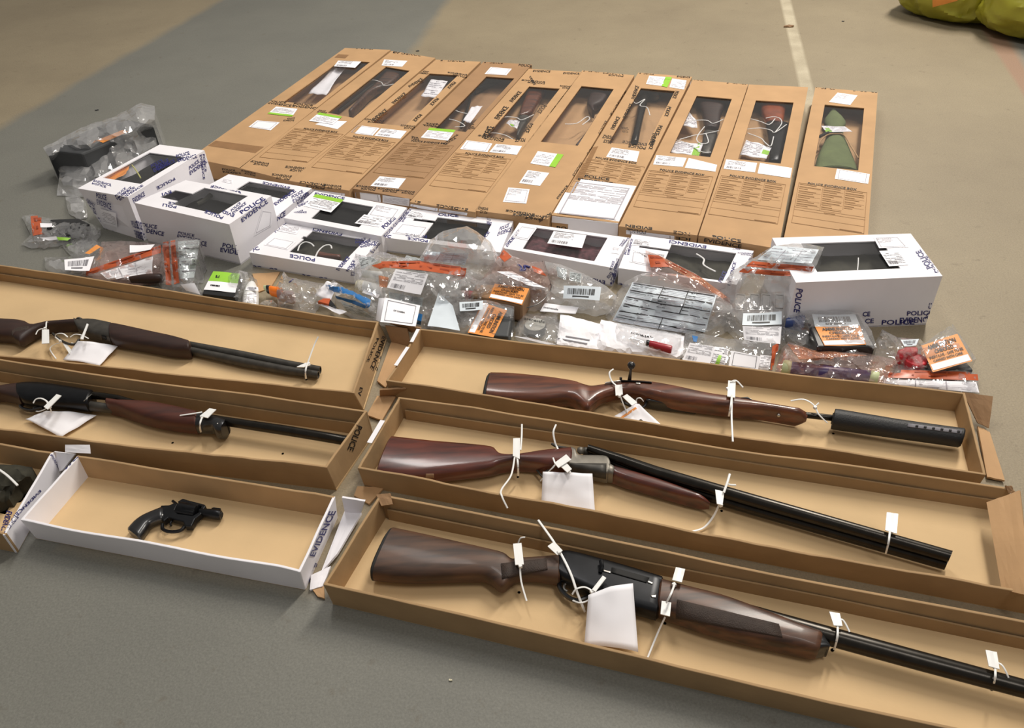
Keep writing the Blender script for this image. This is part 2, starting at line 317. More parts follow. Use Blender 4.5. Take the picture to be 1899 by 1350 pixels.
def carton(name, label_, cat, tp, h, win=None, mats=('kraft', 'kraft_dark'), group=None, notch=None, bot=None, film_=True):
    NL, NR, FR, FL = [at(p, h) for p in tp]
    Q = (FL, FR, NR, NL); c = (NL+NR+FR+FL)/4; c = Vector((c.x, c.y, 0)); t = thing(name, label_, cat, c, group)
    dn = Vector((0, 0, h)); B = [p-dn for p in (NL, NR, FR, FL)] if bot is None else bot
    W = .004; b = MB()
    # side walls and floor of the carton
    def inn(k, z=None):
        P = ((NL, NR, FR, FL) if z is None else B); m = (P[0]+P[1]+P[2]+P[3])/4; return P[k]+(m-P[k]).normalized()*W*1.6
    T4 = (NL, NR, FR, FL)
    for i in range(4):
        j = (i+1) % 4; d = Vector((0, 0, .003))
        b.hexa([B[i], B[j], inn(j, 0), inn(i, 0)], [T4[i]-d, T4[j]-d, inn(j)-d, inn(i)-d])
    b.hexa([p+Vector((0, 0, .0006)) for p in B], [p+Vector((0, 0, .004)) for p in B], 0)
    body = b
    lid = MB()
    def uvof(p, z=h):
        P = at(p, z); u = v = .5
        for _ in range(12):
            X = quad(Q, u, v); e = P-X; du = quad(Q, u+.01, v)-X; dv = quad(Q, u, v+.01)-X
            det = du.x*dv.y-du.y*dv.x; u += .01*(e.x*dv.y-e.y*dv.x)/det; v += .01*(du.x*e.y-du.y*e.x)/det
        return u, v
    if win:
        if len(win) == 4 and isinstance(win[0], (int, float)): u0, v0, u1, v1 = win
        else:
            U = [uvof(p) for p in win]; u0 = (U[0][0]+U[3][0])/2; u1 = (U[1][0]+U[2][0])/2; v0 = (U[0][1]+U[1][1])/2; v1 = (U[2][1]+U[3][1])/2
        us = [0, u0, u1, 1]; vs = [0, v0, v1, 1]; holes = {(1, 1)}
        if notch:
            nu, nv0, nv1 = notch; us = [0, nu, u0, u1, 1]; vs = sorted({0, v0, nv0, nv1, v1, 1}); holes = set()
            for i in range(4):
                for j in range(len(vs)-1):
                    cu, cv = (us[i]+us[i+1])/2, (vs[j]+vs[j+1])/2
                    if (u0 < cu < u1 and v0 < cv < v1) or (nu < cu < u0 and nv0 < cv < nv1): holes.add((i, j))
        for i in range(len(us)-1):
            for j in range(len(vs)-1):
                if (i, j) in holes: continue
                q = [quad(Q, a, c_) for a, c_ in ((us[i], vs[j+1]), (us[i+1], vs[j+1]), (us[i+1], vs[j]), (us[i], vs[j]))]
                lid.hexa([p-Vector((0, 0, .003)) for p in q], q)
        t['win'] = (u0, v0, u1, v1)
        if film_:
            ff = MB(); m_ = .012; q = inset(Q, u0-m_*2, v0-m_, u1+m_*2, v1+m_)
            G = [[quad(q, j/10, i/16)-Vector((0, 0, .0042))+Vector((0, 0, .0009*noise.noise(quad(q, j/10, i/16)*14))) for j in range(11)] for i in range(17)]
            ff.grid(G).build('window_film', 'window_film', t, smooth=True, open=1)
    else:
        lid.hexa([p-Vector((0, 0, .003)) for p in T4], T4)
    def chk(mb, nm, m): 
        # merge and build
        return mb.build(nm, m, t)
    chk(body, 'carton_body', mats[0]); chk(lid, 'lid', mats[0])
    win_ = (u0, v0, u1, v1) if win else None
    if 'win' in t: del t['win']
    full = MB(); full.hexa(B, T4)
    return dict(t=t, T=[full.bvh()], Q=Q, full=full, uv=uvof, win=win_, h=h)
def form(bx, Q, title=None):
    k = MB(); T = bx['T']; rnd = random.Random(5)
    for a in ((0, 0, 1, .008), (0, .99, 1, 1), (0, 0, .006, 1), (.994, 0, 1, 1)): rule(k, Q, *a, T, .0008)
    for v in (.60, .66, .82): rule(k, Q, 0, v, 1, v+.006, T, .0008)
    for i in range(11):
        for u0, u1 in ((.02, .34), (.37, .66), (.69, .97)):
            if i > 8 and u0 > .6: continue
            rule(k, Q, u0, .03+i*.052, rnd.uniform(u0+.12, u1), .03+i*.052+.012, T, .0008)
            if i % 2: rule(k, Q, u0, .055+i*.052, u1, .055+i*.052+.004, T, .0008)
    rule(k, Q, .355, 0, .36, .6, T, .0008); rule(k, Q, .675, 0, .68, .5, T, .0008)
    rule(k, Q, .42, .63, .58, .645, T, .0008); rule(k, Q, .66, .965, .97, .98, T, .0008)
    k.build('printed_form', 'kraft_form', bx['t'], open=1)
    if title: k2 = MB(); put(k2, 'POLICE EVIDENCE BOX', title, T); k2.build('printed_title', 'ink_black', bx['t'], open=1)
def tape(bx, items, ink='ink_black', name='tape_lettering', T=None):
    T = T or bx['T']
    for it in items:
        k = MB()
        if isinstance(it[0], str): put(k, it[0], it[1:], T, .0009)
        elif len(it) == 4: pe(k, it, T)
        else: pe(k, it[:4], T, *it[4:])
        if k.f: k.build(name, ink, bx['t'], open=1)
def film_tape(bx, Qs, m='kraft_tape'):
    for Q in Qs: stick(MB(), Q, bx['T'], 2, 4, .0005).build('tape_strip', m, bx['t'], open=1)
def wordstrip(z, TL, TR, th, n, flip=False, words=('POLICE', 'EVIDENCE'), seed=0, two=True):
    """n repeats of the tape's words along TL->TR, th = height vector in zoom px"""
    out = []; TL = Vector(TL); TR = Vector(TR); th = Vector(th)
    for i in range(n):
        a = lerp(TL, TR, i/n+.03/n); b = lerp(TL, TR, (i+.9)/n)
        q = [a, b, b+th, a+th]
        if flip: q = [q[2], q[3], q[0], q[1]]
        q = [z(*p) for p in q]
        out.append(tuple(q) if two else (words[i % 2], *q))
    return out
TB = {1: [(352, 293), (445, 312), (725, 92), (640, 88.5)], 2: [(443, 312), (539, 336), (808, 107), (727, 94)],
      3: [(538, 336), (647, 354), (892, 114), (809, 110)], 4: [(653.6, 350), (763, 370), (987, 119), (897, 114)],
      5: [(759, 375), (881, 394), (1080, 133), (981, 127)], 6: [(880, 391), (1016, 407), (1177, 139), (1080, 130)],
      7: [(1022, 399), (1147, 414), (1284, 142), (1184, 134)], 8: [(1147, 420), (1293, 437), (1388, 156), (1285, 147)],
      9: [(1295, 437), (1444, 462), (1499, 161), (1389, 156)], 10: [(1449, 462), (1607, 479), (1628, 171), (1512, 161)]}
WN = {1: [z1(935,148),z1(1120,155),z1(820,440),z1(600,420)], 2: [z1(1225,195),z1(1410,205),z1(1050,520),z1(880,495)], 3: [z1(1515,232),z1(1710,242),z1(1385,580),z1(1185,555)],
      4: [z2(200,192),z2(390,205),z2(130,585),z2(-90,560)], 5: [z2(520,265),z2(728,275),z2(480,640),z2(240,610)],
      6: [z2(895,262),z2(1122,280),z2(860,683),z2(612,640)], 7: [z2(1290,275),z2(1530,292),z2(1350,700),z2(1110,640)],
      8: [z3(340,215),z3(590,238),z3(438,645),z3(165,612)], 9: [z3(755,240),z3(1020,270),z3(925,690),z3(638,655)],
      10: [z3(1235,280),z3(1508,298),z3(1470,740),z3(1160,700)]}
LB = {1: 'leftmost long brown carton, its window half covered by a crumpled white sheet', 2: 'long brown carton with a dark wooden stock and a white tie behind its window',
      3: 'long brown carton whose window shows a folded white form on brown wrapping', 4: 'long darker brown carton with a thin black barrel and a white tag in the window',
      5: 'long brown carton with a reddish stock and a small green tag in its window', 6: 'long brown carton without a printed form, three loose labels below its window',
      7: 'long brown carton with a large white form folded over its near end', 8: 'long brown carton with a dark stock and a green edged form in the window',
      9: 'long brown carton with an orange brown stock behind the window, gap on its right', 10: 'rightmost long brown carton holding a green canvas bag'}
BX = {}
for k in TB:
    c4 = [Vector(p) for p in TB[k]]; m_ = sum(c4, Vector((0, 0)))/4
    BX[k] = carton('evidence_carton', LB[k], 'cardboard box', [p+(m_-p)*.004 for p in c4], .063, WN[k], ('kraft_dark' if k in (4,) else 'kraft', 'kraft'), 'long brown cartons in the back row')
b = BX[1]; label(b['t'], [z1(535,450),z1(675,465),z1(640,515),z1(480,497)], b['T'], 'text gb', 1); label(b['t'], [z1(410,540),z1(560,553),z1(500,605),z1(355,583)], b['T'], 'frame', 2)
label(b['t'], [z1(940,150),z1(1090,157),z1(1050,197),z1(912,187)], b['T'], 'fine bar', 3); film_tape(b, [[z1(140,672),z1(455,712),z1(400,752),z1(90,705)], [z1(940,108),z1(1010,112),z1(985,135),z1(915,130)]])
tape(b, [(z1(490,408),z1(650,422),z1(630,452),z1(480,430)), (z1(650,425),z1(830,440),z1(810,470),z1(640,450)), (z1(660,520),z1(590,525),z1(580,545),z1(650,545)),
         ('EVIDENCE', z1(1060,62), z1(1170,68), z1(1166,78), z1(1055,72)), (z1(180,850),z1(300,865),z1(310,890),z1(190,880))])
b = BX[2]; label(b['t'], [z1(1240,143),z1(1392,152),z1(1357,190),z1(1222,182)], b['T'], 'fine bar', 4); label(b['t'], [z1(860,538),z1(998,545),z1(935,597),z1(790,565)], b['T'], 'plain', 5, .0006)
label(b['t'], [z1(815,492),z1(965,520),z1(905,568),z1(750,545)], b['T'], 'text gt', 6, .002); form(b, [z1(655,590),z1(975,630),z1(740,815),z1(425,780)], [z1(720,588),z1(940,612),z1(932,622),z1(712,598)])
tape(b, [(z1(480,840),z1(345,822),z1(380,800),z1(490,818)), (z1(730,880),z1(580,865),z1(600,835),z1(735,848)), (z1(620,930),z1(500,915),z1(510,885),z1(640,900)), (z1(400,905),z1(300,880),z1(310,860),z1(400,880)),
         ('EVIDENCE', z1(1300,90), z1(1480,110), z1(1476,122), z1(1296,100)), (z1(815,470),z1(880,478),z1(860,495),z1(800,488))])
b = BX[3]; label(b['t'], [z1(1055,570),z1(1210,590),z1(1165,640),z1(1008,620)], b['T'], 'frame', 7); label(b['t'], [z1(1220,592),z1(1387,610),z1(1345,660),z1(1175,640)], b['T'], 'fine bar', 8)
form(b, [z1(985,645),z1(1315,685),z1(1100,890),z1(765,845)], [z1(1040,638),z1(1272,668),z1(1264,680),z1(1034,650)])
tape(b, [('EVIDENCE',z1(1395,315),z1(1480,262),z1(1500,275),z1(1405,325)), ('EVIDENCE',z1(1285,425),z1(1370,355),z1(1385,370),z1(1305,430)), ('EVIDENCE',z1(1160,530),z1(1245,462),z1(1262,478),z1(1180,545)),
         ('POLICE',z1(1710,295),z1(1665,335),z1(1650,325),z1(1690,285)), ('POLICE',z1(1600,400),z1(1555,445),z1(1535,435),z1(1580,392)), ('POLICE',z1(1490,505),z1(1445,550),z1(1425,540),z1(1465,498)),
         (z1(1500,215),z1(1545,222),z1(1520,240),z1(1470,235)), (z1(1780,265),z1(1650,240),z1(1655,222),z1(1780,238)), (z1(1230,562),z1(1090,548),z1(1110,525),z1(1240,540)), (z1(1440,600),z1(1340,590),z1(1350,565),z1(1440,575)),
         (z1(850,990),z1(680,968),z1(690,935),z1(860,955)), (z1(960,990),z1(830,978),z1(850,955),z1(960,965)), ('EVIDENCE',z1(1610,142),z1(1770,150),z1(1765,160),z1(1605,152))])
label(b['t'], [z5(505,112),z5(730,142),z5(728,165),z5(500,132)], b['T'], 'frame', 9)
b = BX[4]; label(b['t'], [z1(1535,590),z1(1705,605),z1(1655,672),z1(1478,652)], b['T'], 'text gt', 10); label(b['t'], [z1(1210,905),z1(1382,920),z1(1332,985),z1(1150,968)], b['T'], 'fine bar', 11)
label(b['t'], [z2(262,130),z2(410,142),z2(372,187),z2(220,178)], b['T'], 'frame', 12); form(b, [z1(1370,685),z1(1695,705),z1(1500,920),z1(1165,880)], [z1(1420,668),z1(1660,688),z1(1652,698),z1(1414,678)])
label(b['t'], [z5(785,128),z5(968,150),z5(975,200),z5(790,172)], b['T'], 'frame', 13); label(b['t'], [z5(985,152),z5(1168,178),z5(1166,228),z5(985,202)], b['T'], 'text', 14)
tape(b, [(z1(1590,560),z1(1480,552),z1(1500,575),z1(1610,590)), (z1(1640,700),z1(1740,640),z1(1715,630),z1(1620,690)), (z1(1790,600),z1(1850,590),z1(1810,550),z1(1790,560)), (z1(1180,1000),z1(1050,985),z1(1060,960),z1(1190,975)),
         (z1(1320,1012),z1(1190,1000),z1(1200,978),z1(1330,992)), (z1(1430,1025),z1(1320,1010),z1(1330,990),z1(1440,1003)), ('EVIDENCE',z2(220,90),z2(350,98),z2(345,108),z2(215,100)), ('POLICE',z2(460,108),z2(550,112),z2(545,130),z2(455,122)), ('POLICE',z1(1420,640),z1(1460,650),z1(1470,672),z1(1420,665))])
b = BX[5]; label(b['t'], [z2(95,640),z2(275,662),z2(240,722),z2(50,700)], b['T'], 'frame', 15); label(b['t'], [z2(300,665),z2(480,680),z2(445,740),z2(252,722)], b['T'], 'fine bar', 16)
form(b, [z2(15,725),z2(405,770),z2(235,1003),z2(-165,955)], [z2(90,722),z2(360,752),z2(352,766),z2(84,736)])
tape(b, [('EVIDENCE',z2(285,485),z2(355,400),z2(390,410),z2(320,495)), ('EVIDENCE',z2(390,365),z2(455,295),z2(480,305),z2(415,375)), ('EVIDENCE',z2(200,620),z2(240,540),z2(290,545),z2(240,625)),
         ('POLICE',z2(655,400),z2(610,455),z2(580,445),z2(620,392)), ('POLICE',z2(560,525),z2(525,590),z2(495,580),z2(530,520)), ('EVIDENCE',z2(540,190),z2(580,250),z2(560,255),z2(530,200)),
         (z2(640,250),z2(470,235),z2(480,215),z2(640,230)), (z2(810,285),z2(740,275),z2(745,255),z2(815,262)), (z2(350,650),z2(160,620),z2(180,600),z2(360,628)), ('EVIDENCE',z2(560,150),z2(680,155),z2(675,168),z2(555,162)), ('EVIDENCE',z2(770,165),z2(880,170),z2(878,182),z2(765,178)),
         ('EVIDENCE',z5(1560,262),z5(1350,232),z5(1350,215),z5(1565,245)), ('E1',z5(1240,215),z5(1200,208),z5(1205,192),z5(1245,198)), ('POLICE',z2(500,650),z2(430,650),z2(440,620),z2(505,625))])
label(b['t'], [z5(1175,212),z5(1360,242),z5(1358,262),z5(1170,232)], b['T'], 'frame', 17); label(b['t'], [z5(1368,245),z5(1560,272),z5(1556,290),z5(1364,262)], b['T'], 'text', 18)
b = BX[6]; label(b['t'], [z2(590,715),z2(768,740),z2(710,828),z2(538,800)], b['T'], 'text gr', 19); label(b['t'], [z2(520,847),z2(670,867),z2(605,957),z2(460,937)], b['T'], 'fine bar', 20); label(b['t'], [z2(385,968),z2(533,980),z2(510,1080),z2(347,1068)], b['T'], 'frame fine', 21)
tape(b, [('EVIDENCE',z2(720,1040),z2(790,950),z2(800,955),z2(730,1050)), ('EVIDENCE',z2(830,880),z2(890,790),z2(900,797),z2(840,890)), ('EVIDENCE',z2(930,730),z2(990,650),z2(998,655),z2(940,740)), ('EVIDENCE',z2(1010,590),z2(1060,500),z2(1070,505),z2(1020,600)), ('EVIDENCE',z2(1090,460),z2(1200,290),z2(1208,295),z2(1098,468)),
         (z2(560,1180),z2(360,1150),z2(370,1120),z2(570,1150)), (z2(620,1195),z2(450,1180),z2(470,1150),z2(640,1165)), (z2(240,1150),z2(165,1140),z2(180,1100),z2(245,1108)), ('EVIDENCE',z2(910,152),z2(1020,158),z2(1015,166),z2(905,160)), (z2(1185,200),z2(1040,185),z2(1045,165),z2(1190,175)), ('POLICE',z2(680,1140),z2(590,1190),z2(600,1210),z2(690,1160))])
b = BX[7]; label(b['t'], [z2(1365,190),z2(1482,200),z2(1455,262),z2(1342,248)], b['T'], 'text', 22); label(b['t'], [z2(1478,200),z2(1522,203),z2(1490,270),z2(1450,262)], b['T'], 'gt gb', 23, base='green_label')
label(b['t'], [z2(1525,210),z2(1655,228),z2(1640,292),z2(1505,270)], b['T'], 'text', 24); label(b['t'], [z2(1105,690),z2(1297,717),z2(1277,790),z2(1065,755)], b['T'], 'fine bar', 25)
form(b, [z2(930,765),z2(1335,825),z2(1230,1080),z2(790,1000)], [z2(995,753),z2(1282,793),z2(1276,806),z2(990,766)])
film_tape(b, [[z2(960,690),z2(1010,680),z2(905,900),z2(850,910)]])
tape(b, [('EVIDENCE',z2(1180,480),z2(1230,380),z2(1255,390),z2(1200,490)), ('EVIDENCE',z2(1095,560),z2(1140,470),z2(1165,480),z2(1120,565)), ('EVIDENCE',z2(1240,350),z2(1270,255),z2(1295,265),z2(1265,355)), ('POLICE',z2(1520,410),z2(1495,475),z2(1470,470),z2(1492,402)),
         ('POLICE',z2(1460,540),z2(1430,605),z2(1400,595),z2(1430,535)), ('POLICE',z2(1410,640),z2(1385,705),z2(1360,700),z2(1380,640)), ('POLICE',z2(1575,300),z2(1550,350),z2(1525,345),z2(1545,295)), (z2(1340,705),z2(1170,680),z2(1180,640),z2(1350,660)), (z2(1100,665),z2(1020,650),z2(1050,600),z2(1120,610)),
         ('EVIDENCE',z2(1300,166),z2(1400,174),z2(1395,184),z2(1295,176)), ('EVIDENCE',z2(1560,190),z2(1650,197),z2(1648,207),z2(1556,200)), (z2(1180,585),z2(1235,590),z2(1215,550),z2(1170,545)),
         ('POLICE',z2(920,878),z2(1090,902),z2(1088,920),z2(912,896)), ('EVIDENCE',z2(872,900),z2(1112,932),z2(1110,948),z2(868,916)), ('EVIDENCE',z2(1420,600),z2(1390,680),z2(1360,670),z2(1390,590))])
Qp = [z2(835,905),z2(1275,960),z2(1150,1215),z2(690,1165)]
o = label(b['t'], Qp, b['T'], 'frame', 26, .0016, n=8, name='folded_form'); q2 = [z2(690,1165),z2(1150,1215),z2(1146,1300),z2(684,1248)]
k = stick(MB(), q2, b['T'], 2, 4, .0018); k.build('form_flap', 'paper', b['t'], open=1)
k = MB(); scribble(k, inset(Qp, .04, .1, .96, .6), 14, b['T'], random.Random(3), off=.0026, th=.3); rule(k, Qp, .05, .92, .95, .93, b['T'], .0024); k.build('handwriting', 'ink_pale', b['t'], open=1)
tape(b, [('POLICE',z2(722,1232),z2(905,1250),z2(903,1280),z2(718,1262))], name='printed_word')
b = BX[8]; label(b['t'], [z3(65,630),z3(275,650),z3(248,712),z3(42,695)], b['T'], 'fine bar', 27); label(b['t'], [z3(290,650),z3(487,698),z3(475,745),z3(262,718)], b['T'], 'plain', 28)
form(b, [z3(12,733),z3(460,780),z3(370,1047),z3(-95,988)], [z3(92,724),z3(402,762),z3(396,776),z3(88,738)])
tape(b, [('EVIDEN',z2(1385,1262),z2(1200,1240),z2(1200,1222),z2(1385,1245)), ('POLICE',z2(1340,1290),z2(1210,1275),z2(1210,1250),z2(1345,1268)), ('NCE',z3(300,1190),z3(182,1175),z3(184,1155),z3(300,1170)), ('ICE',z3(300,1225),z3(200,1215),z3(200,1195),z3(302,1205)), ('EVIDENCE',z3(330,100),z3(390,106),z3(388,114),z3(326,108)), ('EVIDENCE',z3(556,122),z3(690,130),z3(688,139),z3(552,131))])
label(b['t'], [z2(1205,1262),z2(1540,1302),z2(1540,1325),z2(1205,1290)], b['T'], 'frame', 29)
b = BX[9]; label(b['t'], [z3(550,660),z3(765,685),z3(750,750),z3(532,725)], b['T'], 'fine bar', 30); label(b['t'], [z3(785,685),z3(1008,720),z3(995,790),z3(768,757)], b['T'], 'plain', 31)
form(b, [z3(515,770),z3(965,835),z3(908,1110),z3(425,1040)], [z3(577,764),z3(900,808),z3(896,823),z3(573,779)])
tape(b, [('POLICE',z3(455,1185),z3(655,1218),z3(652,1240),z3(450,1206)), ('EVIDENCE',z3(400,1205),z3(660,1250),z3(655,1275),z3(395,1230))])
b = BX[10]; label(b['t'], [z3(1325,195),z3(1463,215),z3(1412,282),z3(1265,260)], b['T'], 'fine', 32); label(b['t'], [z3(1320,725),z3(1548,762),z3(1537,830),z3(1305,795)], b['T'], 'frame', 33)
form(b, [z3(1055,820),z3(1530,890),z3(1508,1178),z3(1003,1100)], [z3(1120,818),z3(1460,862),z3(1456,877),z3(1116,833)])
tape(b, [('EVIDENCE',z3(1172,152),z3(1310,163),z3(1305,175),z3(1168,164)), ('EVIDENCE',z3(1435,172),z3(1600,184),z3(1598,196),z3(1432,184))])
# ---------------------------------------------------------------- white cartons
def wbox(label_, tp, h, win=None, notch=None, **kw): return carton('evidence_carton', label_, 'cardboard box', tp, h, win, ('white_card', 'white_card'), 'white cartons in front of the long brown ones', notch, **kw)
WB = {}
W1t = [z4(425,630),z4(770,690),z4(1300,368),z4(990,328)]
hh = .135; B1 = [at(z4(605,905),0), at(z4(885,992),0)]; T1 = [at(p, hh) for p in W1t]; d = T1[3]-T1[0]; d2 = T1[2]-T1[1]
B1 = [B1[0], B1[1], B1[1]+Vector((d2.x,d2.y,0)), B1[0]+Vector((d.x,d.y,0))]
WB[1] = wbox('white carton beside the bagged grey case, orange paper in its window, heavily taped', W1t, hh, [z4(880,400),z4(1180,395),z4(880,600),z4(600,560)], bot=B1)
WB[2] = wbox('tall white carton front left, bare black window with a notch on its left', [(249,376),(425,416),(503,363),(344,334)], .125, [z4(1290,620),z4(1590,685),z4(1400,812),z4(1090,740)], (.1, .38, .68))
WB[3] = wbox('white carton mostly hidden behind the tall one, crumpled film in its black window', [(352,362),(512,402),(578,349),(424,323)], .06, [z5(70,60),z5(400,115),z5(270,200),z5(30,95)])
WB[5] = wbox('white carton with a green edged label at the top left corner of its black window', [(526,404),(707,438),(755,385),(583,354)], .06, [z5(700,185),z5(905,235),z5(870,378),z5(440,300)])
WB[4] = wbox('white carton whose window shows two white hooped ties', [(462,468),(653.6,501),(708,443),(529,413)], .044, [z5(510,392),z5(850,455),z5(745,600),z5(350,540)], (.3, .3, .38))
WB[6] = wbox('white carton behind the tall clear bag, black window with a hooked slit', [(711,440),(928,468),(952,410),(760,386)], .045, [z5(1365,295),z5(1715,355),z5(1650,500),z5(1250,440)], (.12, .3, .38))
WB[7] = wbox('white carton with dark red cloth in the window under a white barcode label', [(933,460),(1137,497),(1168,441),(963,413)], .055, [z6(365,122),z6(822,182),z6(750,338),z6(225,262)])
WB[8] = wbox('white carton with shiny film and a white tie over grey steel in its window', [(1147,497),(1366,528),(1398,465),(1172,434)], .05, [z6(1240,230),z6(1690,285),z6(1620,480),z6(1200,420)], (.1, .3, .36))
WB[9] = wbox('large white carton at the right end with a plain dark window', [(1476,524),(1748,512),(1689,433),(1432,441)], .134, [z7(540,185),z7(1010,175),z7(1275,355),z7(630,380)])
NV = 'ink_navy'
def wl(k, labs, prints):
    b = WB[k]
    for i, (Q, kind) in enumerate(labs): label(b['t'], Q, b['T'], kind, 50+k*5+i)
    tape(b, prints, NV)
def S(z, *p): return tuple(z(*q) for q in p)
wl(1, [(S(z4,(580,770),(690,800),(700,900),(600,870)), 'text')],
   [S(z4,(680,680),(780,600),(800,630),(700,710)), S(z4,(700,690),(860,590),(880,615),(720,715)), S(z4,(925,470),(1040,410),(1060,470),(955,520)), S(z4,(960,480),(1080,400),(1100,450),(980,510)), S(z4,(1190,480),(1280,410),(1320,450),(1200,540)),
    S(z4,(1100,400),(1230,365),(1250,420),(1120,450)), S(z4,(1300,390),(1320,560),(1290,570),(1265,400)), ('POLICE',*S(z4,(1100,570),(975,640),(965,620),(1090,555))), ('EVIDENCE',*S(z4,(800,700),(880,650),(890,680),(815,735))),
    S(z4,(520,600),(660,640),(655,600),(540,570)), S(z4,(550,660),(650,680),(660,780),(560,740)), S(z4,(500,740),(560,780),(590,880),(530,850)), S(z4,(600,900),(720,940),(720,965),(610,930)), S(z4,(790,850),(850,860),(880,990),(830,970)), S(z4,(830,850),(880,870),(890,1000),(850,990)), ('EVIDENCE',*S(z4,(480,720),(540,760),(545,740),(490,700)))])
wl(2, [(S(z4,(1700,770),(1765,790),(1760,890),(1640,960)), 'frame')],
   [('EVIDENCE',*S(z4,(1545,650),(1340,625),(1350,605),(1555,668))), ('POLICE',*S(z4,(1420,845),(1300,800),(1310,780),(1435,825))), ('EVID',*S(z4,(1500,830),(1420,800),(1430,780),(1510,810))), ('POLI',*S(z4,(1105,770),(1010,755),(1015,735),(1110,752))), ('EVI',*S(z4,(1075,665),(1010,685),(1005,665),(1070,645))), ('CE',*S(z4,(1095,745),(1050,738),(1055,722),(1100,730))),
    ('POLICE',*S(z4,(1540,790),(1700,690),(1720,710),(1560,810))), ('EVIDENCE',*S(z4,(1550,840),(1720,700),(1740,730),(1560,865))), S(z4,(1480,780),(1570,700),(1590,740),(1500,810)),
    ('POLICE',*S(z4,(850,862),(975,885),(972,912),(848,888))), ('EVIDENCE',*S(z4,(850,895),(1025,930),(1020,960),(848,925))), S(z4,(1120,925),(1275,955),(1270,1000),(1112,965)), ('CE',*S(z4,(1280,990),(1318,998),(1316,1032),(1276,1022))), ('POLI',*S(z4,(1428,1005),(1520,1022),(1518,1052),(1424,1035))), ('EVIDE',*S(z4,(1412,1038),(1532,1055),(1530,1088),(1410,1068)))])
wl(3, [(S(z4,(1430,560),(1500,575),(1490,600),(1420,585)), 'text')],
   [('EVIDENCE',*S(z5,(350,112),(170,78),(175,62),(360,98))), ('EVIDENCE',*S(z5,(245,210),(380,115),(400,130),(262,225))), S(z5,(365,160),(470,100),(490,150),(380,205)), S(z5,(390,190),(500,110),(510,150),(410,215)), ('NCE',*S(z5,(265,290),(325,255),(325,290),(270,330)))])
wl(5, [(S(z5,(530,150),(720,188),(635,272),(450,228)), 'text gt dark'), (S(z5,(935,215),(1110,250),(1060,320),(880,290)), 'frame fine'), (S(z5,(860,285),(1010,310),(960,370),(795,345)), 'text bar')],
   [('EVIDENCE',*S(z5,(530,135),(730,168),(725,186),(522,150))), ('POLICE',*S(z5,(975,365),(1060,295),(1078,312),(1000,385))), S(z5,(370,225),(480,170),(480,210),(400,240)), S(z5,(380,270),(470,245),(470,275),(400,275)), S(z5,(985,430),(1150,250),(1165,262),(1005,440)), ('POLICE',*S(z5,(1160,245),(1120,320),(1100,310),(1145,240)))])
wl(4, [(S(z5,(245,440),(400,470),(340,525),(180,490)), 'frame'), (S(z5,(330,350),(440,370),(400,420),(270,395)), 'text')],
   [('EVIDENCI',*S(z5,(705,430),(510,395),(515,375),(715,412))), ('POLICE',*S(z5,(525,605),(355,575),(358,552),(528,582))), ('EVIDENCE',*S(z5,(895,535),(985,420),(1000,440),(920,545))), S(z5,(820,490),(930,430),(940,490),(840,510)), S(z5,(800,450),(900,440),(890,480),(800,480)),
    ('EVIDENCE',*S(z5,(668,655),(745,565),(765,580),(690,665))), ('POLICE',*S(z5,(735,665),(785,590),(800,600),(755,670))), ('POLICE',*S(z5,(105,625),(272,650),(270,682),(110,650))), ('POLICE',*S(z5,(437,685),(610,712),(606,738),(435,712))), ('PC',*S(z5,(95,520),(140,500),(155,522),(110,538))), ('POLICE',*S(z5,(240,400),(330,320),(350,330),(262,410))), ('POLICE',*S(z5,(800,620),(790,700),(770,700),(775,620)))])
wl(6, [(S(z5,(1110,345),(1300,372),(1245,440),(1050,410)), 'frame'), (S(z5,(1180,255),(1280,275),(1250,320),(1140,300)), 'text bar')],
   [('OLICE',*S(z5,(1362,275),(1500,285),(1498,303),(1360,293))), ('EVIDENCE',*S(z5,(1285,445),(1140,430),(1140,412),(1285,428))), ('POLICE',*S(z5,(1290,475),(1155,455),(1155,437),(1290,457))), ('PC',*S(z5,(1000,420),(1045,425),(1040,445),(995,440))), S(z5,(1100,330),(1155,240),(1180,250),(1125,335)), S(z5,(1690,300),(1730,310),(1720,360),(1690,350)), S(z5,(1780,370),(1870,330),(1850,400),(1760,430)), ('ICE',*S(z5,(1660,440),(1700,395),(1712,405),(1680,450)))])
wl(7, [(S(z6,(463,143),(685,170),(655,258),(420,225)), 'fine bar'), (S(z6,(245,105),(350,122),(290,205),(185,185)), 'frame'), (S(z6,(860,250),(930,258),(920,300),(850,290)), 'fine')],
   [('EVIDENCE',*S(z6,(130,240),(225,130),(242,140),(150,250))), S(z6,(840,400),(870,320),(905,330),(885,410)), S(z6,(905,240),(950,180),(975,190),(930,245)), S(z6,(820,450),(860,400),(890,410),(870,490)), ('EVIDEN',*S(z6,(810,500),(660,470),(665,445),(812,475))), S(z6,(100,230),(190,90),(210,95),(125,240)), S(z6,(220,370),(300,380),(280,415),(235,400)), ('POLICE',*S(z6,(885,520),(845,500),(860,420),(890,430)))])
